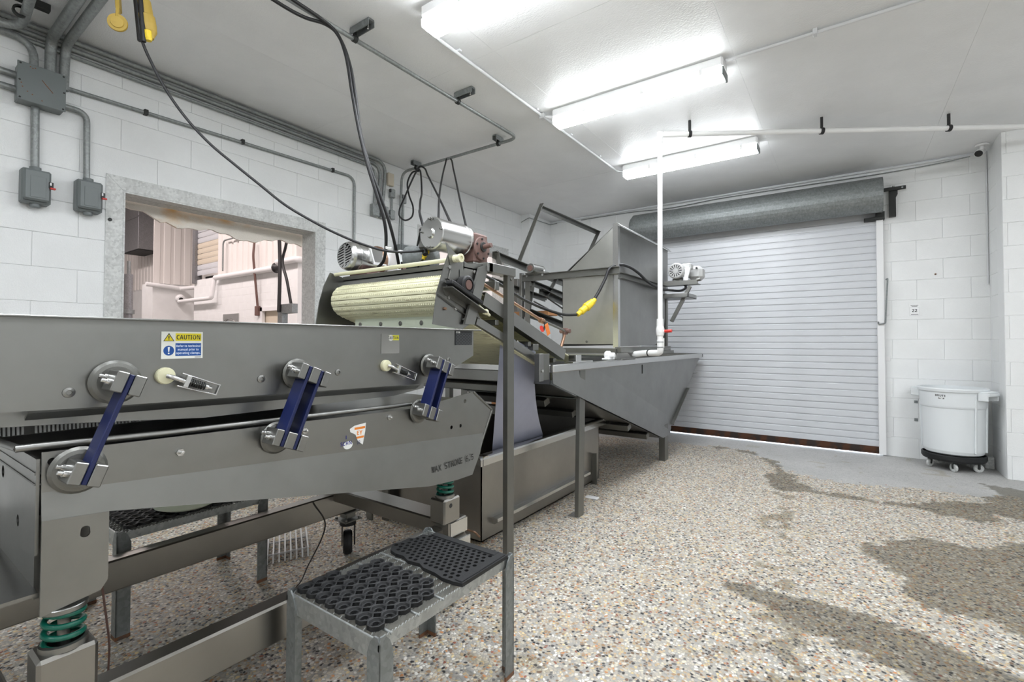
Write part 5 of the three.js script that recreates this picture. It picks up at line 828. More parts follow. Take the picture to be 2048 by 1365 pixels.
{ // bright cylindrical motor with brown gearbox
  const t = thing('gear_motor', 'bright smooth cylinder motor on a brown gearbox above the near side of the belt', 'motor', [-1.83, 1.6, -1.95]);
  const x = -1.815, y = 1.771, z = -1.832, A = [0, 0, -1], r = 0.089;
  new MB().lathe([[0, -0.012], [0.022, -0.012], [0.026, -0.004], [0.03, 0], [0.083, 0.003], [r, 0.008], [r, 0.02]], [x, y, z], A, 40).build('end_cover', M.steelBright, t);
  new MB().lathe([[r - 0.001, 0.02], [r - 0.001, 0.235], [r + 0.003, 0.238], [r + 0.003, 0.25], [0, 0.255]], [x, y, z], A, 48).build('housing', M.steelBright, t);
  { const b = new MB(); for (const a of [1.45, 1.69, 0.15, 2.95, 4.5, 4.8]) b.hex([x + 0.077 * Math.cos(a), y + 0.077 * Math.sin(a), z + 0.0], [x + 0.077 * Math.cos(a), y + 0.077 * Math.sin(a), z + 0.012], 0.005); b.build('bolt', M.steelOld, t); }
  new MB().span(x - 0.135, x - 0.07, y - 0.07, y + 0.055, z - 0.14, z - 0.03, 0.012).build('terminal_box', M.steel, t); new MB().bar([x - 0.10, y + 0.04, z - 0.022], [x - 0.135, y - 0.05, z - 0.03], 0.008, 0.008, [1, 0, 0], 0.001).cyl([x - 0.10, y - 0.07, z - 0.05], [x - 0.085, y - 0.10, z - 0.045], 0.016, 12).build('cable_gland', M.blackIron, t);
  const g = new MB().span(x - 0.05, x + 0.09, y - 0.13, y + 0.045, z - 0.385, z - 0.26, 0.012).lathe([[0, 0], [0.066, 0], [0.07, 0.006], [0.066, 0.012], [0.03, 0.016], [0, 0.016]], [x + 0.088, y - 0.045, z - 0.318], [1, 0, 0], 28).build('gearbox', M.gear, t, { label: 'rusty brown gearbox' });
  new MB().cyl([x + 0.10, y - 0.035, z - 0.318], [x + 0.112, y - 0.035, z - 0.318], 0.028, 18).build('seal', M.blackIron, g); new MB().cyl([x + 0.11, y - 0.035, z - 0.318], [x + 0.165, y - 0.030, z - 0.318], 0.0135, 14).build('shaft', M.gear, g); { const b = new MB(); for (let i = 0; i < 6; i++) { const a = i * 1.047 + 0.4; b.hex([x + 0.10, y - 0.045 + 0.056 * Math.sin(a), z - 0.318 + 0.056 * Math.cos(a)], [x + 0.107, y - 0.045 + 0.056 * Math.sin(a), z - 0.318 + 0.056 * Math.cos(a)], 0.006); } b.build('bolt', M.blackIron, g); }
  new MB().span(x - 0.03, x + 0.10, y - 0.165, y - 0.13, z - 0.39, z - 0.24, 0.004).build('motor_foot', M.steelOld, t);
  new MB().lathe([[0, 0], [0.07, 0], [0.072, 0.01], [0.072, 0.17], [0, 0.18]], [x - 0.30, y - 0.09, z - 0.12], [1, 0, -0.25], 28).build('drum_cover', M.galvDull, t);
}
{
  const t = thing('gear_motor', 'small pale motor with a round fan guard on the shelf beside the feed box', 'motor', [-1.42, 1.82, -5.2]);
  const x = -1.435, y = 1.925, z = -4.99, A = [0.05, 0, -1], r = 0.083; const fins = []; for (let i = 0; i < 14; i++) { const a = i / 14 * 6.2832, c = Math.cos(a), s = Math.sin(a), q = (R, w) => [R * c - w * s, R * s + w * c]; fins.push([q(0.024, -0.002), q(0.062, -0.006), q(0.062, 0.006), q(0.024, 0.002)]); }
  new MB().sweep(circ(0, 0, 0.07, 28), [x, y, z], [1, 0, 0], Y, [0, 0, -0.004], fins).lathe([[0.07, 0], [0.079, 0.006], [r, 0.02], [r, 0.05]], [x, y, z], A, 32).build('fan_guard', M.paleGrey, t); new MB().cyl([x, y, z - 0.012], [x, y, z - 0.014], 0.07, 20).build('fan_shade', M.dark, t);
  new MB().lathe([[r - 0.004, 0.05], [r - 0.004, 0.24], [0.06, 0.26], [0, 0.26]], [x, y, z], A, 32).build('housing', M.steelBright, t);
  new MB().span(x + 0.03, x + 0.125, y + 0.02, y + 0.085, z - 0.22, z - 0.10, 0.012).build('terminal_box', M.paleGrey, t); new MB().span(x + 0.05, x + 0.20, y - 0.075, y + 0.075, z - 0.42, z - 0.25, 0.035).build('gearbox', M.paleGrey, t); new MB().cyl([x + 0.15, y + 0.045, z - 0.245], [x + 0.15, y + 0.045, z - 0.235], 0.012, 10).build('plug', M.blackIron, t);
  new MB().pipe([[x + 0.10, y + 0.03, z - 0.10], [x + 0.085, y - 0.07, z - 0.06], [x + 0.085, y - 0.12, z - 0.06]], 0.026, 0.05, 12).build('lead_elbow', M.pvc, t); new MB().cyl([x + 0.085, y - 0.115, z - 0.06], [x + 0.085, y - 0.155, z - 0.06], 0.021, 12).build('cable_gland', M.blackIron, t);
  new MB().span(x - 0.05, x + 0.05, y - 0.105, y - 0.075, z - 0.22, z - 0.06, 0.004).build('motor_foot', M.steelOld, t);
}
// ---------------------------------------------------------------- cables and yellow connectors
solo('power_cable', new MB().cable([[-2.674, 3.03, -0.772], [-2.667, 2.721, -0.785], [-2.658, 2.586, -0.801], [-2.633, 2.477, -0.836], [-2.597, 2.358, -0.885], [-2.546, 2.239, -0.950], [-2.488, 2.136, -1.025], [-2.420, 2.046, -1.109], [-2.350, 1.958, -1.194], [-2.277, 1.868, -1.282], [-2.202, 1.801, -1.370], [-2.124, 1.742, -1.461], [-2.044, 1.695, -1.552], [-1.969, 1.664, -1.636], [-1.925, 1.660, -1.70], [-1.905, 1.672, -1.78], [-1.905, 1.69, -1.865]], 0.0065, 160), M.black, 'long black cable sagging from the ceiling across the wall opening to the bright motor', 'cable', [-1.9, 1.66, -1.8]);
solo('power_cable', new MB().cable([[-2.33, 2.99, -0.6], [-2.358, 2.945, -1.0], [-2.352, 2.915, -1.3], [-2.352, 2.923, -1.423], [-2.327, 2.935, -1.526], [-2.313, 2.917, -1.585], [-2.256, 2.791, -1.604], [-2.191, 2.535, -1.607], [-2.147, 2.335, -1.618], [-2.111, 2.146, -1.648], [-2.085, 1.976, -1.695], [-2.092, 1.838, -1.754], [-2.144, 1.741, -1.806], [-2.218, 1.669, -1.854], [-2.33, 1.64, -1.90]], 0.0095, 140), M.black, 'left one of two thick black cables hanging from the ceiling conduit to the slotted motor', 'cable', [-2.2, 1.64, -1.9]);
solo('power_cable', new MB().cable([[-2.29, 2.99, -0.6], [-2.308, 2.965, -1.0], [-2.302, 2.94, -1.337], [-2.314, 2.941, -1.486], [-2.313, 2.922, -1.573], [-2.286, 2.859, -1.605], [-2.234, 2.721, -1.621], [-2.175, 2.507, -1.619], [-2.155, 2.317, -1.637], [-2.117, 2.139, -1.669], [-2.089, 1.996, -1.716], [-2.084, 1.869, -1.772], [-2.125, 1.747, -1.856], [-2.192, 1.63, -1.95]], 0.0095, 140), M.black, 'right one of two thick black cables hanging from the ceiling conduit past the white gearbox', 'cable', [-2.19, 1.63, -1.95]);
solo('cable_tie', new MB().lathe([[0.013, 0], [0.017, 0.002], [0.017, 0.012], [0.013, 0.014]], [-2.090, 1.705, -1.775], [0.4, 0.9, 0.1], 10), M.pvc, 'white tie holding two black cables together beside the slotted motor', 'cable tie', [-2.09, 1.70, -1.775]);
solo('drop_cable', new MB().cable([[-3.504, 2.908, -3.365], [-3.595, 2.911, -3.362], [-3.637, 2.809, -3.335], [-3.589, 2.666, -3.311], [-3.520, 2.527, -3.302], [-3.496, 2.414, -3.260], [-3.549, 2.384, -3.224], [-3.593, 2.428, -3.192], [-3.592, 2.488, -3.191], [-3.593, 2.611, -3.249], [-3.580, 2.767, -3.315], [-3.529, 2.893, -3.347], [-3.495, 2.954, -3.370], [-3.448, 2.931, -3.379], [-3.291, 2.798, -3.272], [-2.639, 2.319, -2.764], [-1.84, 1.86, -2.02]], 0.0085, 200), M.black, 'black cable coiled in a hanging loop under the conduit, then down to the bright motor', 'cable', [-1.84, 1.86, -2.02]);
solo('drop_cable', new MB().cable([[-3.553, 2.95, -3.41], [-3.419, 2.86, -3.304], [-3.15, 2.55, -3.06], [-2.912, 2.379, -2.815], [-2.697, 2.231, -2.603], [-2.16, 1.94, -2.10], [-2.12, 1.80, -2.12]], 0.0085, 90), M.black, 'black cable dropping from the conduit behind the left end of the bright motor', 'cable', [-2.12, 1.8, -2.12]);
solo('drop_cable', new MB().cable([[-1.970, 1.90, -2.05], [-2.638, 2.399, -2.762], [-3.117, 2.876, -3.331], [-3.172, 2.985, -3.424], [-3.128, 2.965, -3.419], [-2.951, 2.775, -3.267], [-2.377, 2.260, -2.705], [-1.84, 1.82, -2.17]], 0.0078, 120), M.black, 'thin black cable hung over the conduit in an upside down V above the bright motor', 'cable', [-1.84, 1.8, -2.17]);
{ // plug joints: stepped ribbed bodies
  const plug = (name, label, p, q, r, m, at) => solo(name, new MB().lathe([[0, 0], [0.5, 0], [0.55, 0.05], [0.55, 0.16], [0.78, 0.2], [0.78, 0.44], [1, 0.48], [1, 0.56], [0.9, 0.58], [0.9, 0.72], [0.75, 0.76], [0.75, 0.88], [0.5, 0.9], [0.5, 1], [0, 1]].map(([a, b]) => [a * r, b * vv(p).distanceTo(vv(q))]), p, vv(q).sub(vv(p)), 18), m, label, 'connector', at);
  plug('cable_connector', 'large yellow plug connector on the black cable in front of the feed box', [-1.751, 1.404, -3.409], [-1.678, 1.533, -3.578], 0.036, M.yellow, [-1.72, 1.40, -3.45]);
  plug('cable_connector', 'small yellow plug connector hanging under the bright motor', [-1.957, 1.655, -1.915], [-1.928, 1.735, -1.93], 0.019, M.yellow, [-1.95, 1.655, -1.92]);
}
solo('motor_cable', new MB().cable([[-1.35, 1.775, -5.05], [-1.352, 1.745, -5.05], [-1.38, 1.722, -5.03], [-1.45, 1.715, -4.9], [-1.478, 1.712, -4.65], [-1.485, 1.735, -4.326], [-1.498, 1.802, -4.064], [-1.525, 1.836, -3.917], [-1.555, 1.838, -3.80], [-1.608, 1.801, -3.715], [-1.634, 1.710, -3.68], [-1.665, 1.599, -3.62], [-1.685, 1.533, -3.574]], 0.0125, 110), M.black, 'black cable from the pale motor looping over the feed box edge to the yellow connector', 'cable', [-1.6, 1.53, -4.2]);
solo('motor_cable', new MB().cable([[-1.757, 1.404, -3.404], [-1.784, 1.399, -3.263], [-1.803, 1.420, -3.066], [-1.841, 1.456, -2.917], [-1.901, 1.506, -2.812], [-1.930, 1.566, -2.669], [-1.939, 1.605, -2.539], [-1.90, 1.62, -2.334], [-1.92, 1.60, -2.15]], 0.0105, 80), M.black, 'black cable sagging from the yellow connector past the conveyor frame post', 'cable', [-1.8, 1.4, -3]);
solo('plug_lead', new MB().cable([[-1.957, 1.655, -1.915], [-1.945, 1.63, -1.88], [-1.985, 1.60, -1.90], [-2.03, 1.58, -1.93]], 0.006, 30), M.black, 'short black lead below the small yellow connector', 'cable', [-1.97, 1.58, -1.9]);
{
  const t = thing('hanging_plug', 'dirty yellow plug with a round flip cap hanging from the ceiling at upper left', 'connector', [-2.68, 2.56, -0.77]);
  const k = V(0.574 * 0, 0, 0);
  new MB().cyl([-2.70, 3.03, -0.765], [-2.672, 2.585, -0.800], 0.0125, 12).cyl([-2.665, 3.03, -0.775], [-2.648, 2.575, -0.805], 0.0105, 10).build('cable_pair', M.black, t);
  new MB().lathe([[0, 0], [0.016, 0], [0.02, 0.01], [0.033, 0.03], [0.036, 0.06], [0.036, 0.10], [0.031, 0.105], [0.031, 0.17], [0.02, 0.20], [0, 0.2]], [-2.668, 2.612, -0.835], [-0.06, 1, 0.16], 18).build('plug_body', M.yellowDirty, t);
  new MB().lathe([[0, 0], [0.012, 0], [0.016, 0.012], [0.016, 0.045], [0, 0.05]], [-2.645, 2.588, -0.823], [-0.06, 1, 0.1], 14).build('plug_tip', M.yellow, t);
  new MB().lathe([[0, 0], [0.024, 0], [0.026, 0.004], [0.037, 0.004], [0.039, 0.010], [0.036, 0.020], [0, 0.022]], [-2.685, 2.635, -0.715], [-0.85, 0.1, -0.5], 26).build('flip_cap', M.yellowDirty, t);
  new MB().bar([-2.695, 2.655, -0.720], [-2.705, 2.71, -0.725], 0.012, 0.03, [0.85, 0, 0.5], 0.003).bar([-2.71, 2.70, -0.728], [-2.73, 2.84, -0.725], 0.016, 0.042, [0.85, 0, 0.5], 0.004).build('cap_strap', M.yellowDirty, t);
}
// ---------------------------------------------------------------- conduits on ceiling and walls
const CD = (label, pts, r, at, m = M.conduit, b = 0.10) => solo('conduit', new MB().pipe(pts, r, b, 12), m, label, 'conduit', at);
CD('grey conduit hung below the ceiling on struts, bending back to the left wall', [[-2.37, 2.975, 2.6], [-2.36, 2.975, -1.7], [-2.335, 2.975, -3.42], [-3.815, 2.975, -3.42], [-3.815, 2.17, -3.385]], 0.0135, [-2.35, 2.97, -2]);
for (const [x, z, dx, dz, word] of [[-2.355, -1.74, 1, 0, 'nearest strut, beside the hanging thick cables'], [-2.345, -2.64, 1, 0, 'middle strut of the long straight conduit'], [-2.55, -3.42, 0, 1, 'strut just past the conduit bend'], [-3.60, -3.42, 0, 1, 'strut at the left wall above the coiled cable']]) {
  const t = thing('strut_clip', 'short dark ' + word + ' under the ceiling', 'bracket', [x, H, z]); const L = 0.15, w = 0.02;
  const c = (a, b, e) => new MB().span(x + dx * 0 + (dx ? -0.02 : -a), x + (dx ? L : a), e[0], e[1], z + (dz ? -0.05 : -b), z + (dz ? 0.06 : b), 0.001);
  c(0.02, 0.02, [H - 0.012, H - 0.001]).span(x + (dx ? -0.02 : -0.022), x + (dx ? L : -0.018), H - 0.045, H - 0.008, z - (dx ? 0.022 : 0.05), z + (dx ? -0.018 : 0.06)).span(x + (dx ? -0.02 : 0.018), x + (dx ? L : 0.022), H - 0.045, H - 0.008, z + (dx ? 0.018 : -0.05), z + (dx ? 0.022 : 0.06)).build('strut', M.galvDull, t);
  new MB().lathe([[0.0135, -0.012], [0.021, -0.012], [0.021, 0.012], [0.0135, 0.012]], [x, 2.975, z], dx ? [0, 0, 1] : [1, 0, 0], 16).span(x - 0.008, x + 0.008, 2.985, H - 0.02, z - 0.008, z + 0.008).build('clamp', M.blackIron, t); new MB().cyl([x + (dx ? L - 0.03 : 0), H - 0.05, z + (dz ? 0.03 : 0)], [x + (dx ? L - 0.03 : 0), H - 0.005, z + (dz ? 0.03 : 0)], 0.006, 8).build('stud', M.steelBright, t);
}
CD('white painted conduit along the ceiling beside the three strip lights', [[-1.93, 3.0, -1.90], [-2.0, 3.018, -1.98], [-1.996, 3.022, -4.70], [-1.965, 3.0, -4.79], [-1.89, 3.0, -4.79]], 0.011, [-2, 3.02, -3], M.conduitWhite, 0.06);
{ const t = thing('conduit_tee', 'small white junction tee on the ceiling conduit by the middle strip light', 'junction box', [-1.995, 3.02, -3.28]); new MB().span(-2.02, -1.97, 2.995, 3.038, -3.31, -3.25, 0.008).cyl([-1.975, 3.012, -3.285], [-1.895, 3.0, -3.315], 0.011, 10).build('body', M.conduitWhite, t); for (const z of [-2.25, -3.18, -3.75, -4.35]) new MB().span(-2.02, -1.975, 3.028, 3.04, z - 0.012, z + 0.012, 0.002).build('strap', M.conduitWhite, t); }
CD('thin white conduit running right along the ceiling from the middle strip light', [[-0.62, 3.02, -3.305], [2.2, 3.022, -3.31]], 0.010, [0.5, 3.02, -3.3], M.conduitWhite);
for (const [x, w] of [[-0.13, 'one'], [0.9, 'two']]) solo('conduit_strap', new MB().span(x - 0.012, x + 0.012, 3.005, 3.04, -3.33, -3.285, 0.003), M.conduitWhite, w === 'one' ? 'small strap on the thin white conduit right of the middle strip light' : 'second small strap on the thin white ceiling conduit, toward the photo edge', 'strap', [x, 3.04, -3.3]);
CD('thin grey conduit across the left wall above the large opening, turning down', [[-3.855, 2.722, -0.76], [-3.857, 2.735, -1.3], [-3.857, 2.768, -2.86], [-3.857, 1.2, -2.86]], 0.0125, [-3.86, 2.7, -2], M.conduit, 0.09);
for (const [y, z, n] of [[2.733, -1.19, 'first'], [2.752, -1.82, 'second'], [2.766, -2.62, 'third'], [2.14, -2.86, 'lowest']]) solo('conduit_strap', new MB().span(XL, XL + 0.032, y - 0.018, y + 0.018, z - 0.012, z + 0.012, 0.003), M.blackIron, { first: 'first small dark strap on the wall conduit, nearest the grey junction box', second: 'second small dark strap on the wall conduit above the large opening', third: 'third small dark strap on the wall conduit, just before its bend', lowest: 'small dark strap on the downward wall conduit above the slotted motor' }[n], 'strap', [XL, y, z]);
CD('upper grey conduit along the ceiling edge of the left wall, down to a switch', [[-3.835, 3.01, 1.6], [-3.835, 3.012, -3.22], [-3.848, 2.50, -3.19]], 0.016, [-3.83, 3, -1.5], M.conduit, 0.12);
CD('middle grey conduit along the ceiling edge of the left wall, down to a switch', [[-3.850, 2.965, 1.6], [-3.850, 2.972, -3.17], [-3.850, 2.55, -3.14]], 0.016, [-3.85, 2.97, -1.5], M.conduit, 0.12);
CD('lowest grey conduit along the ceiling edge of the left wall', [[-3.853, 2.925, 1.6], [-3.853, 2.932, -3.12], [-3.853, 2.55, -3.09]], 0.012, [-3.85, 2.93, -1.5], M.conduit, 0.12);
CD('thick grey conduit crossing the ceiling near the upper left corner, left one of two', [[-3.842, 2.70, -0.715], [-3.842, 2.975, -0.715], [-2.0, 2.995, -0.70]], 0.026, [-3.84, 2.8, -0.7], M.conduit, 0.09);
CD('thick grey conduit crossing the ceiling near the upper left corner, right one of two', [[-3.842, 2.70, -0.775], [-3.842, 2.975, -0.780], [-2.0, 2.995, -0.775]], 0.024, [-3.84, 2.8, -0.78], M.conduit, 0.09);
CD('grey conduit bending from the ceiling corner at the upper left photo edge', [[-3.82, 2.94, 0.6], [-3.78, 2.935, -0.58], [-2.6, 2.985, -0.50]], 0.022, [-3.8, 2.94, 0], M.conduit, 0.13);
{ const t = thing('strut_clip', 'dark strut clip on the conduit at the upper left photo corner', 'bracket', [-3.55, H, -0.53]); new MB().span(-3.60, -3.56, H - 0.04, H - 0.002, -0.66, -0.42, 0.002).lathe([[0.022, -0.012], [0.031, -0.012], [0.031, 0.012], [0.022, 0.012]], [-3.58, 2.945, -0.545], [1, 0, 0], 16).build('strut', M.blackIron, t); }
CD('grey conduit elbow from the ceiling edge into the top of the junction box', [[-3.85, 2.925, -0.2], [-3.845, 2.925, -0.645], [-3.835, 2.70, -0.645]], 0.02, [-3.84, 2.7, -0.64], M.conduit, 0.1);
CD('upper short grey conduit entering the left side of the junction box', [[-3.845, 2.70, 0.4], [-3.845, 2.70, -0.58]], 0.02, [-3.84, 2.7, 0]);
CD('lower short grey conduit entering the left side of the junction box', [[-3.845, 2.62, 0.4], [-3.845, 2.62, -0.58]], 0.018, [-3.84, 2.62, 0]);
CD('grey conduit dropping from the junction box to the left disconnect switch', [[-3.845, 2.58, -0.655], [-3.845, 2.19, -0.66]], 0.019, [-3.84, 2.2, -0.66]);
CD('grey conduit curving from the junction box down to the right disconnect switch', [[-3.845, 2.605, -0.765], [-3.845, 2.605, -0.885], [-3.845, 2.19, -0.89]], 0.0165, [-3.84, 2.2, -0.89], M.conduit, 0.09);
{
  const t = thing('junction_box', 'large flat grey junction box high on the left wall with rust streaks', 'junction box', [XL, 2.54, -0.67]);
  new MB().span(XL, XL + 0.092, 2.548, 2.752, -0.768, -0.573, 0.005).build('body', M.greyBox, t); new MB().span(XL + 0.092, XL + 0.100, 2.545, 2.762, -0.772, -0.568, 0.002).build('cover', M.greyBox, t);
  const s = new MB(); for (const [y, z] of [[2.75, -0.58], [2.75, -0.76], [2.557, -0.58], [2.557, -0.76], [2.655, -0.578], [2.655, -0.763]]) s.cyl([XL + 0.1, y, z], [XL + 0.1035, y, z], 0.005, 8); s.build('screw', M.blackIron, t);
  const q = new MB().tubePts([[XL + 0.1005, 2.69, -0.668], [XL + 0.1005, 2.672, -0.682], [XL + 0.1005, 2.645, -0.705], [XL + 0.1005, 2.632, -0.716]], 0.0018, 5); for (const [y, z] of [[2.745, -0.62], [2.74, -0.63], [2.745, -0.64], [2.64, -0.585], [2.62, -0.59], [2.60, -0.61], [2.59, -0.63], [2.57, -0.67]]) q.lathe([[0, 0], [0.0035, 0], [0, 0.0006]], [XL + 0.1, y, z], [1, 0, 0], 7); q.build('rust_marks', M.rust, t);
}
function disconnect(label, z, y0, y1) {
  const t = thing('disconnect_switch', label, 'switch box', [XL, y0, z]), w = 0.062;
  new MB().span(XL, XL + 0.075, y0, y1, z - w, z + w, 0.008).build('body', M.greyBox, t); const l = new MB().span(XL + 0.073, XL + 0.098, y0 + 0.012, y1 - 0.006, z - w + 0.004, z + w - 0.004, 0.010).build('lid', M.greyBox, t); new MB().span(XL + 0.098, XL + 0.1005, y0 + 0.03, y1 - 0.045, z - 0.035, z + 0.03, 0.001).build('lid_panel', M.greyBox, l);
  new MB().span(XL + 0.09, XL + 0.103, y1 - 0.10, y1 - 0.065, z - w - 0.004, z - w + 0.016, 0.002).build('handle_plate', M.black, t); new MB().span(XL + 0.10, XL + 0.116, y1 - 0.108, y1 - 0.098, z - w - 0.012, z - w + 0.012, 0.002).build('handle', M.red, t, { label: 'red handle' }); new MB().span(XL + 0.1, XL + 0.104, y1 - 0.085, y1 - 0.068, z - w + 0.004, z - w + 0.012, 0.001).build('flag', M.white, t);
  new MB().cyl([XL + 0.035, y1 - 0.004, z], [XL + 0.035, y1 + 0.02, z], 0.026, 14).build('hub', M.greyBox, t); new MB().cyl([XL + 0.04, y0 - 0.018, z], [XL + 0.04, y0 + 0.005, z], 0.024, 14).build('hub', M.greyBox, t);
}
disconnect('left grey disconnect switch with a red handle on the left wall', -0.66, 1.98, 2.175); disconnect('right grey disconnect switch with a red handle, touching the opening trim', -0.895, 1.985, 2.175);
{
  const box = (label, y0, y1, z0, z1, d, m = M.conduit) => solo('wall_box', new MB().span(XL, XL + d, y0, y1, z1, z0, 0.006), m, label, 'switch box', [XL, y0, (z0 + z1) / 2]);
  box('small grey switch box under the leftmost drop conduit behind the thick cables', 2.44, 2.56, -3.05, -3.13, 0.06); box('small grey switch box under the double drop conduit behind the thick cables', 2.44, 2.56, -3.15, -3.235, 0.07); box('beige blank box below the ceiling beside the drop conduits', 2.80, 2.93, -3.255, -3.33, 0.04, M.tan);
  const t = thing('toggle_station', 'pair of grey switches joined by a short conduit, left of the tall conduit', 'switch', [XL, 2.45, -3.3]); new MB().span(XL, XL + 0.045, 2.68, 2.77, -3.345, -3.285, 0.006).build('upper_box', M.conduit, t); new MB().span(XL, XL + 0.045, 2.455, 2.55, -3.345, -3.285, 0.006).build('lower_box', M.conduit, t); new MB().cyl([XL + 0.02, 2.54, -3.315], [XL + 0.02, 2.69, -3.315], 0.012, 10).build('link', M.conduit, t); new MB().span(XL + 0.04, XL + 0.06, 2.725, 2.76, -3.28, -3.262, 0.004).build('toggle', M.black, t); new MB().cyl([XL + 0.03, 2.49, -3.285], [XL + 0.03, 2.49, -3.13], 0.012, 10).build('side_link', M.conduit, t);
  const u = thing('toggle_station', 'grey switch with a conduit dropping to the big grey panel, right of the tall conduit', 'switch', [XL, 2.2, -3.45]); new MB().span(XL, XL + 0.045, 2.66, 2.75, -3.50, -3.435, 0.006).build('box', M.conduit, u); new MB().cyl([XL + 0.02, 2.67, -3.465], [XL + 0.02, 2.20, -3.465], 0.013, 10).build('drop', M.conduit, u); new MB().span(XL + 0.04, XL + 0.055, 2.70, 2.74, -3.44, -3.425, 0.003).build('toggle', M.black, u);
  const v = thing('electrical_cabinet', 'tall dark grey cabinet on the left wall behind the bright motor', 'cabinet', [XL, 1.7, -3.47]); new MB().span(XL, XL + 0.11, 1.75, 2.20, -3.60, -3.355, 0.006).build('body', M.greyBox, v); new MB().span(XL + 0.11, XL + 0.118, 1.76, 2.19, -3.59, -3.365, 0.003).build('door', M.greyBox, v); for (const z of [-3.42, -3.47, -3.52]) new MB().span(XL + 0.118, XL + 0.121, 1.80, 2.16, z - 0.002, z + 0.002).build('rib', M.greyBox, v);
}
CD('thin grey conduit strip along the top of the roller door wall', [[-3.72, 3.018, ZD + 0.02], [1.12, 3.018, ZD + 0.02]], 0.011, [-1, 3.02, ZD], M.conduitWhite);
solo('camera_lead', new MB().cable([[1.0, 2.985, -6.28], [0.8, 2.985, ZD + 0.03], [0.35, 2.975, ZD + 0.02], [-0.7, 2.985, ZD + 0.02], [-1.3, 2.985, ZD + 0.02], [-1.9, 2.965, ZD + 0.02], [-2.4, 2.99, ZD + 0.02], [-3.2, 2.995, ZD + 0.02]], 0.006, 80, 6), M.conduit, 'thin grey lead sagging along the wall from the ceiling camera past the door hood', 'cable', [0.5, 2.97, -6.3]);
CD('thin grey conduit down the inner corner of the right pillar', [[1.125, 3.0, ZD + 0.012], [1.122, 1.75, ZD + 0.012]], 0.006, [1.12, 1.8, ZD], M.conduitWhite);
solo('corner_wire', new MB().pipe([[-3.86, 2.93, -5.74], [-3.70, 2.965, -5.70], [-3.70, 2.985, -6.3], [-3.6, 3.0, -6.34]], 0.006, 0.03, 8), M.conduit, 'thin wire stretched round the pillar at the far left ceiling corner', 'wire', [-3.7, 2.95, -5.8]);
{
  const t = thing('security_camera', 'white bullet camera with a black face at the ceiling corner by the right pillar', 'camera', [1.05, 3.0, -6.15]);
  new MB().cyl([1.06, 3.038, -6.13], [1.06, 3.020, -6.13], 0.05, 20).cyl([1.06, 3.02, -6.13], [1.055, 2.985, -6.125], 0.016, 12).build('mount', M.white, t);
  new MB().lathe([[0, 0], [0.026, 0], [0.030, 0.015], [0.034, 0.03], [0.034, 0.10], [0.030, 0.105]], [1.07, 3.0, -6.20], [-0.35, -0.45, 0.8], 22).build('body', M.white, t); new MB().lathe([[0.031, 0.10], [0.028, 0.108], [0, 0.11]], [1.07, 3.0, -6.20], [-0.35, -0.45, 0.8], 22).build('face', M.black, t);
}
{ // white water pipe
  const t = thing('water_pipe', 'white plastic pipe across the ceiling and straight down to the soak tank', 'pipe', [-1.26, 1.1, -3.95]); const r = 0.0205;
  new MB().pipe([[-1.264, 1.11, -3.95], [-1.258, 2.925, -3.95], [1.35, 2.925, -5.565]], r, 0.045, 14).build('run', M.pvc, t);
  new MB().cyl([-1.258, 2.86, -3.95], [-1.258, 2.945, -3.95], r + 0.005, 16).cyl([-1.235, 2.925, -3.965], [-1.07, 2.925, -4.067], r + 0.004, 16).build('elbow', M.pvc, t);
  new MB().lathe([[0, 0], [0.026, 0], [0.027, 0.06], [0.024, 0.062], [0.024, 0.09], [0.030, 0.10], [0.034, 0.125], [0.034, 0.15], [0.028, 0.175], [0.027, 0.235], [0, 0.235]], [-1.264, 1.145, -3.95], [0, 1, 0], 20).build('valve', M.pvc, t);
  const v = new MB().cyl([-1.262, 1.275, -3.95], [-1.215, 1.277, -3.945], 0.010, 10).build('valve_stem', M.pvc, t); new MB().cyl([-1.225, 1.277, -3.945], [-1.165, 1.279, -3.94], 0.013, 12).build('valve_handle', M.red, t, { label: 'red valve handle' });
  for (const y of [1.185, 1.142]) new MB().lathe([[0.024, 0], [0.0275, 0], [0.0275, 0.006], [0.024, 0.006]], [-1.264, y, -3.95], [0, 1, 0], 18).build('tie', M.galvDull, t);
  new MB().pipe([[-1.264, 1.16, -3.95], [-1.264, 1.098, -3.955], [-1.41, 1.094, -4.01], [-1.53, 1.078, -4.04]], 0.026, 0.05, 14).build('outlet', M.pvc, t);
  new MB().lathe([[0.026, 0], [0.030, 0], [0.030, 0.01], [0.026, 0.01]], [-1.37, 1.0955, -3.995], [-0.9, 0, -0.35], 16).build('clamp', M.blackIron, t);
  for (const [x, z] of [[-1.05, -4.08], [-0.145, -4.639], [0.70, -5.162]]) new MB().lathe([[r, -0.012], [r + 0.007, -0.012], [r + 0.007, 0.012], [r, 0.012]], [x, 2.925, z], [2.608, 0, -1.615], 16).span(x - 0.01, x + 0.01, 2.94, H, z - 0.01, z + 0.01, 0.002).build('hanger', M.black, t);
  new MB().tubePts([[-1.24, 1.14, -3.96], [-1.24, 1.22, -3.965]], 0.006, 8).build('tag', M.pvc, t);
}
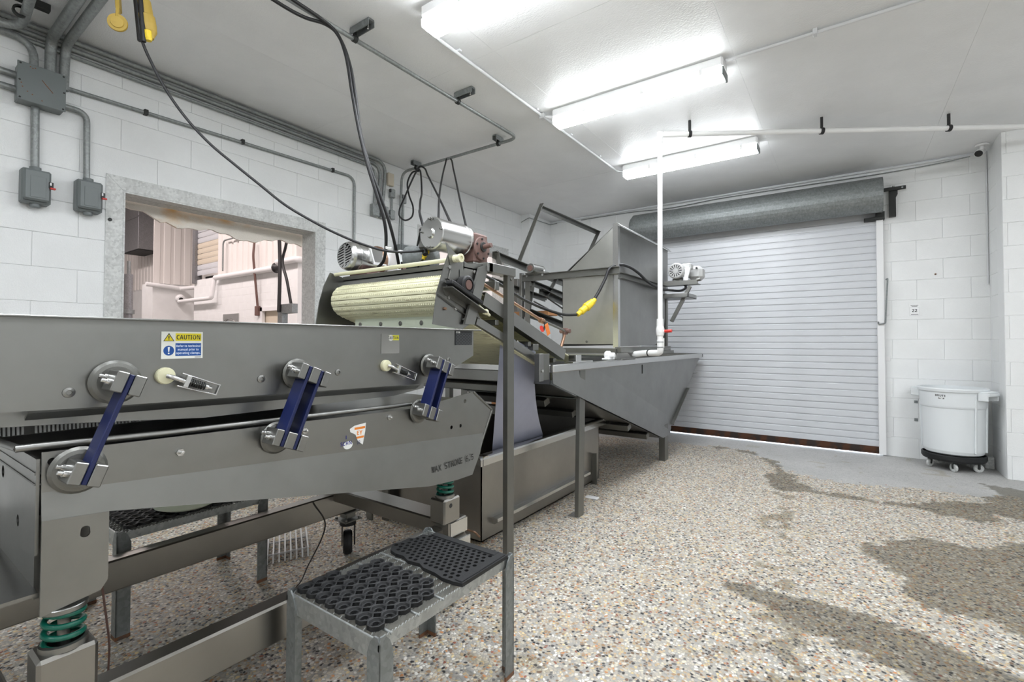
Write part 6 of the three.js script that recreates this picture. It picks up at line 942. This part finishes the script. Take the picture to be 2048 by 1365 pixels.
// ---------------------------------------------------------------- round white bin on its dolly
{
  const cx = 0.82, cz = -6.10, t = thing('trash_can', 'large round white plastic trash can with side handles standing by the right pillar', 'trash can', [cx, 0.145, cz]);
  const R = 0.222, y0 = 0.150, y1 = 0.765;
  new MB().lathe([[0, 0], [R - 0.03, 0], [R - 0.012, 0.012], [R - 0.004, 0.04], [R + 0.004, 0.43], [R + 0.010, 0.435], [R + 0.014, 0.45], [R + 0.018, y1 - y0 - 0.035], [R + 0.030, y1 - y0 - 0.032], [R + 0.034, y1 - y0 - 0.010], [R + 0.028, y1 - y0], [R + 0.012, y1 - y0], [R + 0.008, y1 - y0 - 0.03], [R - 0.01, 0.03], [0, 0.02]], [cx, y0, cz], [0, 1, 0], 56).build('body', M.whitePlastic, t);
  const rot = (a, r, y) => V(cx + r * Math.cos(a), y, cz + r * Math.sin(a));
  for (const a of [0.62, 0.62 + Math.PI]) {
    const d = V(Math.cos(a), 0, Math.sin(a)), s = V(-Math.sin(a), 0, Math.cos(a)), h = new MB(), c = rot(a, R + 0.02, y1 - 0.045);
    for (const k of [-1, 1]) h.obox(c.clone().addScaledVector(s, k * 0.075).addScaledVector(d, 0.025).add(V(0, -0.02, 0)), d, V(0, 1, 0), s, 0.075, 0.075, 0.012, 0.005);
    h.obox(c.clone().addScaledVector(d, 0.062).add(V(0, 0.0, 0)), d, V(0, 1, 0), s, 0.016, 0.03, 0.165, 0.006).obox(c.clone().addScaledVector(d, 0.03).add(V(0, 0.022, 0)), d, V(0, 1, 0), s, 0.07, 0.012, 0.16, 0.004); h.build('handle', M.whitePlastic, t);
    for (const k of [-1, 1]) new MB().bar(rot(a + k * 0.36, R + 0.002, y0 + 0.03), rot(a + k * 0.36, R + 0.012, y1 - 0.05), 0.022, 0.014, d.toArray(), 0.005).build('rib', M.whitePlastic, t);
  }
  const pa = 2.02, n = V(Math.cos(pa), 0, Math.sin(pa)); // printed face
  const cn = document.createElement('canvas'); cn.width = 512; cn.height = 256; { const g = cn.getContext('2d'); g.clearRect(0, 0, 512, 256); g.fillStyle = '#101010'; g.font = 'bold 128px sans-serif'; g.textBaseline = 'middle'; g.fillText('BRUTE', 10, 78, 492); g.fillRect(136, 150, 210, 78); g.fillStyle = '#f2f2f0'; g.fillRect(150, 158, 182, 34); g.fillStyle = '#d8d8d8'; g.fillRect(176, 202, 130, 14); }
  const map = new THREE.CanvasTexture(cn); map.colorSpace = THREE.SRGBColorSpace;
  const w = 0.105, hgt = 0.052, pos = [], uv = [], nor = [], N = 10, rad = R + 0.0185, ym = y1 - 0.078; // curved label that follows the wall
  for (let i = 0; i < N; i++) { const a0 = pa + w / rad / 2 - w / rad * i / N, a1 = pa + w / rad / 2 - w / rad * (i + 1) / N, A = rot(a0, rad - 0.003, ym - hgt / 2), B = rot(a1, rad - 0.003, ym - hgt / 2), Cc = rot(a1, rad, ym + hgt / 2), D = rot(a0, rad, ym + hgt / 2); for (const [v, u, q, aa] of [[A, i / N, 0, a0], [B, (i + 1) / N, 0, a1], [Cc, (i + 1) / N, 1, a1], [A, i / N, 0, a0], [Cc, (i + 1) / N, 1, a1], [D, i / N, 1, a0]]) { pos.push(v.x - cx, v.y - 0.145, v.z - cz); uv.push(u, q); nor.push(Math.cos(aa), 0, Math.sin(aa)); } }
  const g = new THREE.BufferGeometry(); g.setAttribute('position', new THREE.Float32BufferAttribute(pos, 3)); g.setAttribute('uv', new THREE.Float32BufferAttribute(uv, 2)); g.setAttribute('normal', new THREE.Float32BufferAttribute(nor, 3));
  const lab = shadows(new THREE.Mesh(g, new THREE.MeshStandardMaterial({ map, transparent: true, roughness: 0.5, side: THREE.DoubleSide, name: 'can_print' }))); lab.name = 'printed_label'; t.add(lab);
  const dl = thing('dolly', 'round black dolly on castors under the white trash can', 'dolly', [cx, 0, cz]);
  new MB().lathe([[0, 0.085], [0.20, 0.085], [0.222, 0.092], [0.232, 0.110], [0.232, 0.142], [0.226, 0.148], [0.219, 0.148], [0.216, 0.125], [0, 0.125]], [cx, 0, cz], [0, 1, 0], 48).build('platform', M.blackRubber, dl);
  for (let i = 0; i < 5; i++) { const a = 0.436 + i * 1.2566, p = rot(a, 0.175, 0.038), ax = V(Math.cos(a + 0.9), 0, Math.sin(a + 0.9)); const c = new MB().lathe([[0.012, -0.011], [0.030, -0.012], [0.037, -0.008], [0.038, 0.008], [0.030, 0.012], [0.012, 0.011]], p, ax, 20).build('wheel', M.plate, dl); new MB().lathe([[0, -0.009], [0.026, -0.009], [0.026, 0.009], [0, 0.009]], p, ax, 14).obox(p.clone().add(V(0, 0.03, 0)), ax, V(0, 1, 0), ax.clone().cross(V(0, 1, 0)), 0.032, 0.05, 0.02, 0.003).build('fork', M.blackIron, c); }
  solo('corner_block', new MB().span(1.06, 1.125, 0, 0.115, -6.33, -6.24, 0.006), M.plate, 'small pale block on the floor between the trash can and the pillar', 'block', [1.09, 0, -6.28]);
}
{ // number card and two anchors
  const t = thing('number_sign', 'small white wall sign with the number 22 right of the roller door', 'sign', [0.58, 1.46, ZD]);
  card(t, 'sign_face', [0.579, 1.520, ZD + 0.003], [0, 0, 1], 0.080, 0.118, 0.004, print(80, 118, (g, w, h) => { g.fillStyle = '#f0f1f1'; g.fillRect(0, 0, w, h); g.fillStyle = '#151515'; g.textAlign = 'center'; g.textBaseline = 'middle'; g.font = 'bold ' + h * 0.13 + 'px sans-serif'; g.fillText('DUNLAP', w / 2, h * 0.10, w * 0.86); g.fillRect(w * 0.22, h * 0.185, w * 0.56, h * 0.03); g.strokeStyle = '#9a9a9a'; g.lineWidth = 3; g.strokeRect(w * 0.05, h * 0.27, w * 0.9, h * 0.70); g.font = 'bold ' + h * 0.34 + 'px sans-serif'; g.fillText('22', w / 2, h * 0.56, w * 0.8); g.fillRect(w * 0.14, h * 0.86, w * 0.72, h * 0.045); }, 256));
  solo('wall_anchor', new MB().span(0.565, 0.593, 0.566, 0.594, ZD, ZD + 0.008, 0.002), M.galvDull, 'upper of two small grey square plates on the block wall left of the trash can', 'anchor', [0.579, 0.58, ZD]); solo('wall_anchor', new MB().span(0.563, 0.592, 0.384, 0.413, ZD, ZD + 0.008, 0.002), M.galvDull, 'lower of two small grey square plates on the block wall left of the trash can', 'anchor', [0.578, 0.4, ZD]);
  solo('wall_screw', new MB().cyl([0.745, 1.875, ZD], [0.745, 1.875, ZD + 0.012], 0.008, 10), M.rust, 'single rusty screw in the block wall above the number sign', 'screw', [0.745, 1.875, ZD]);
}
renderer.render(scene, camera);
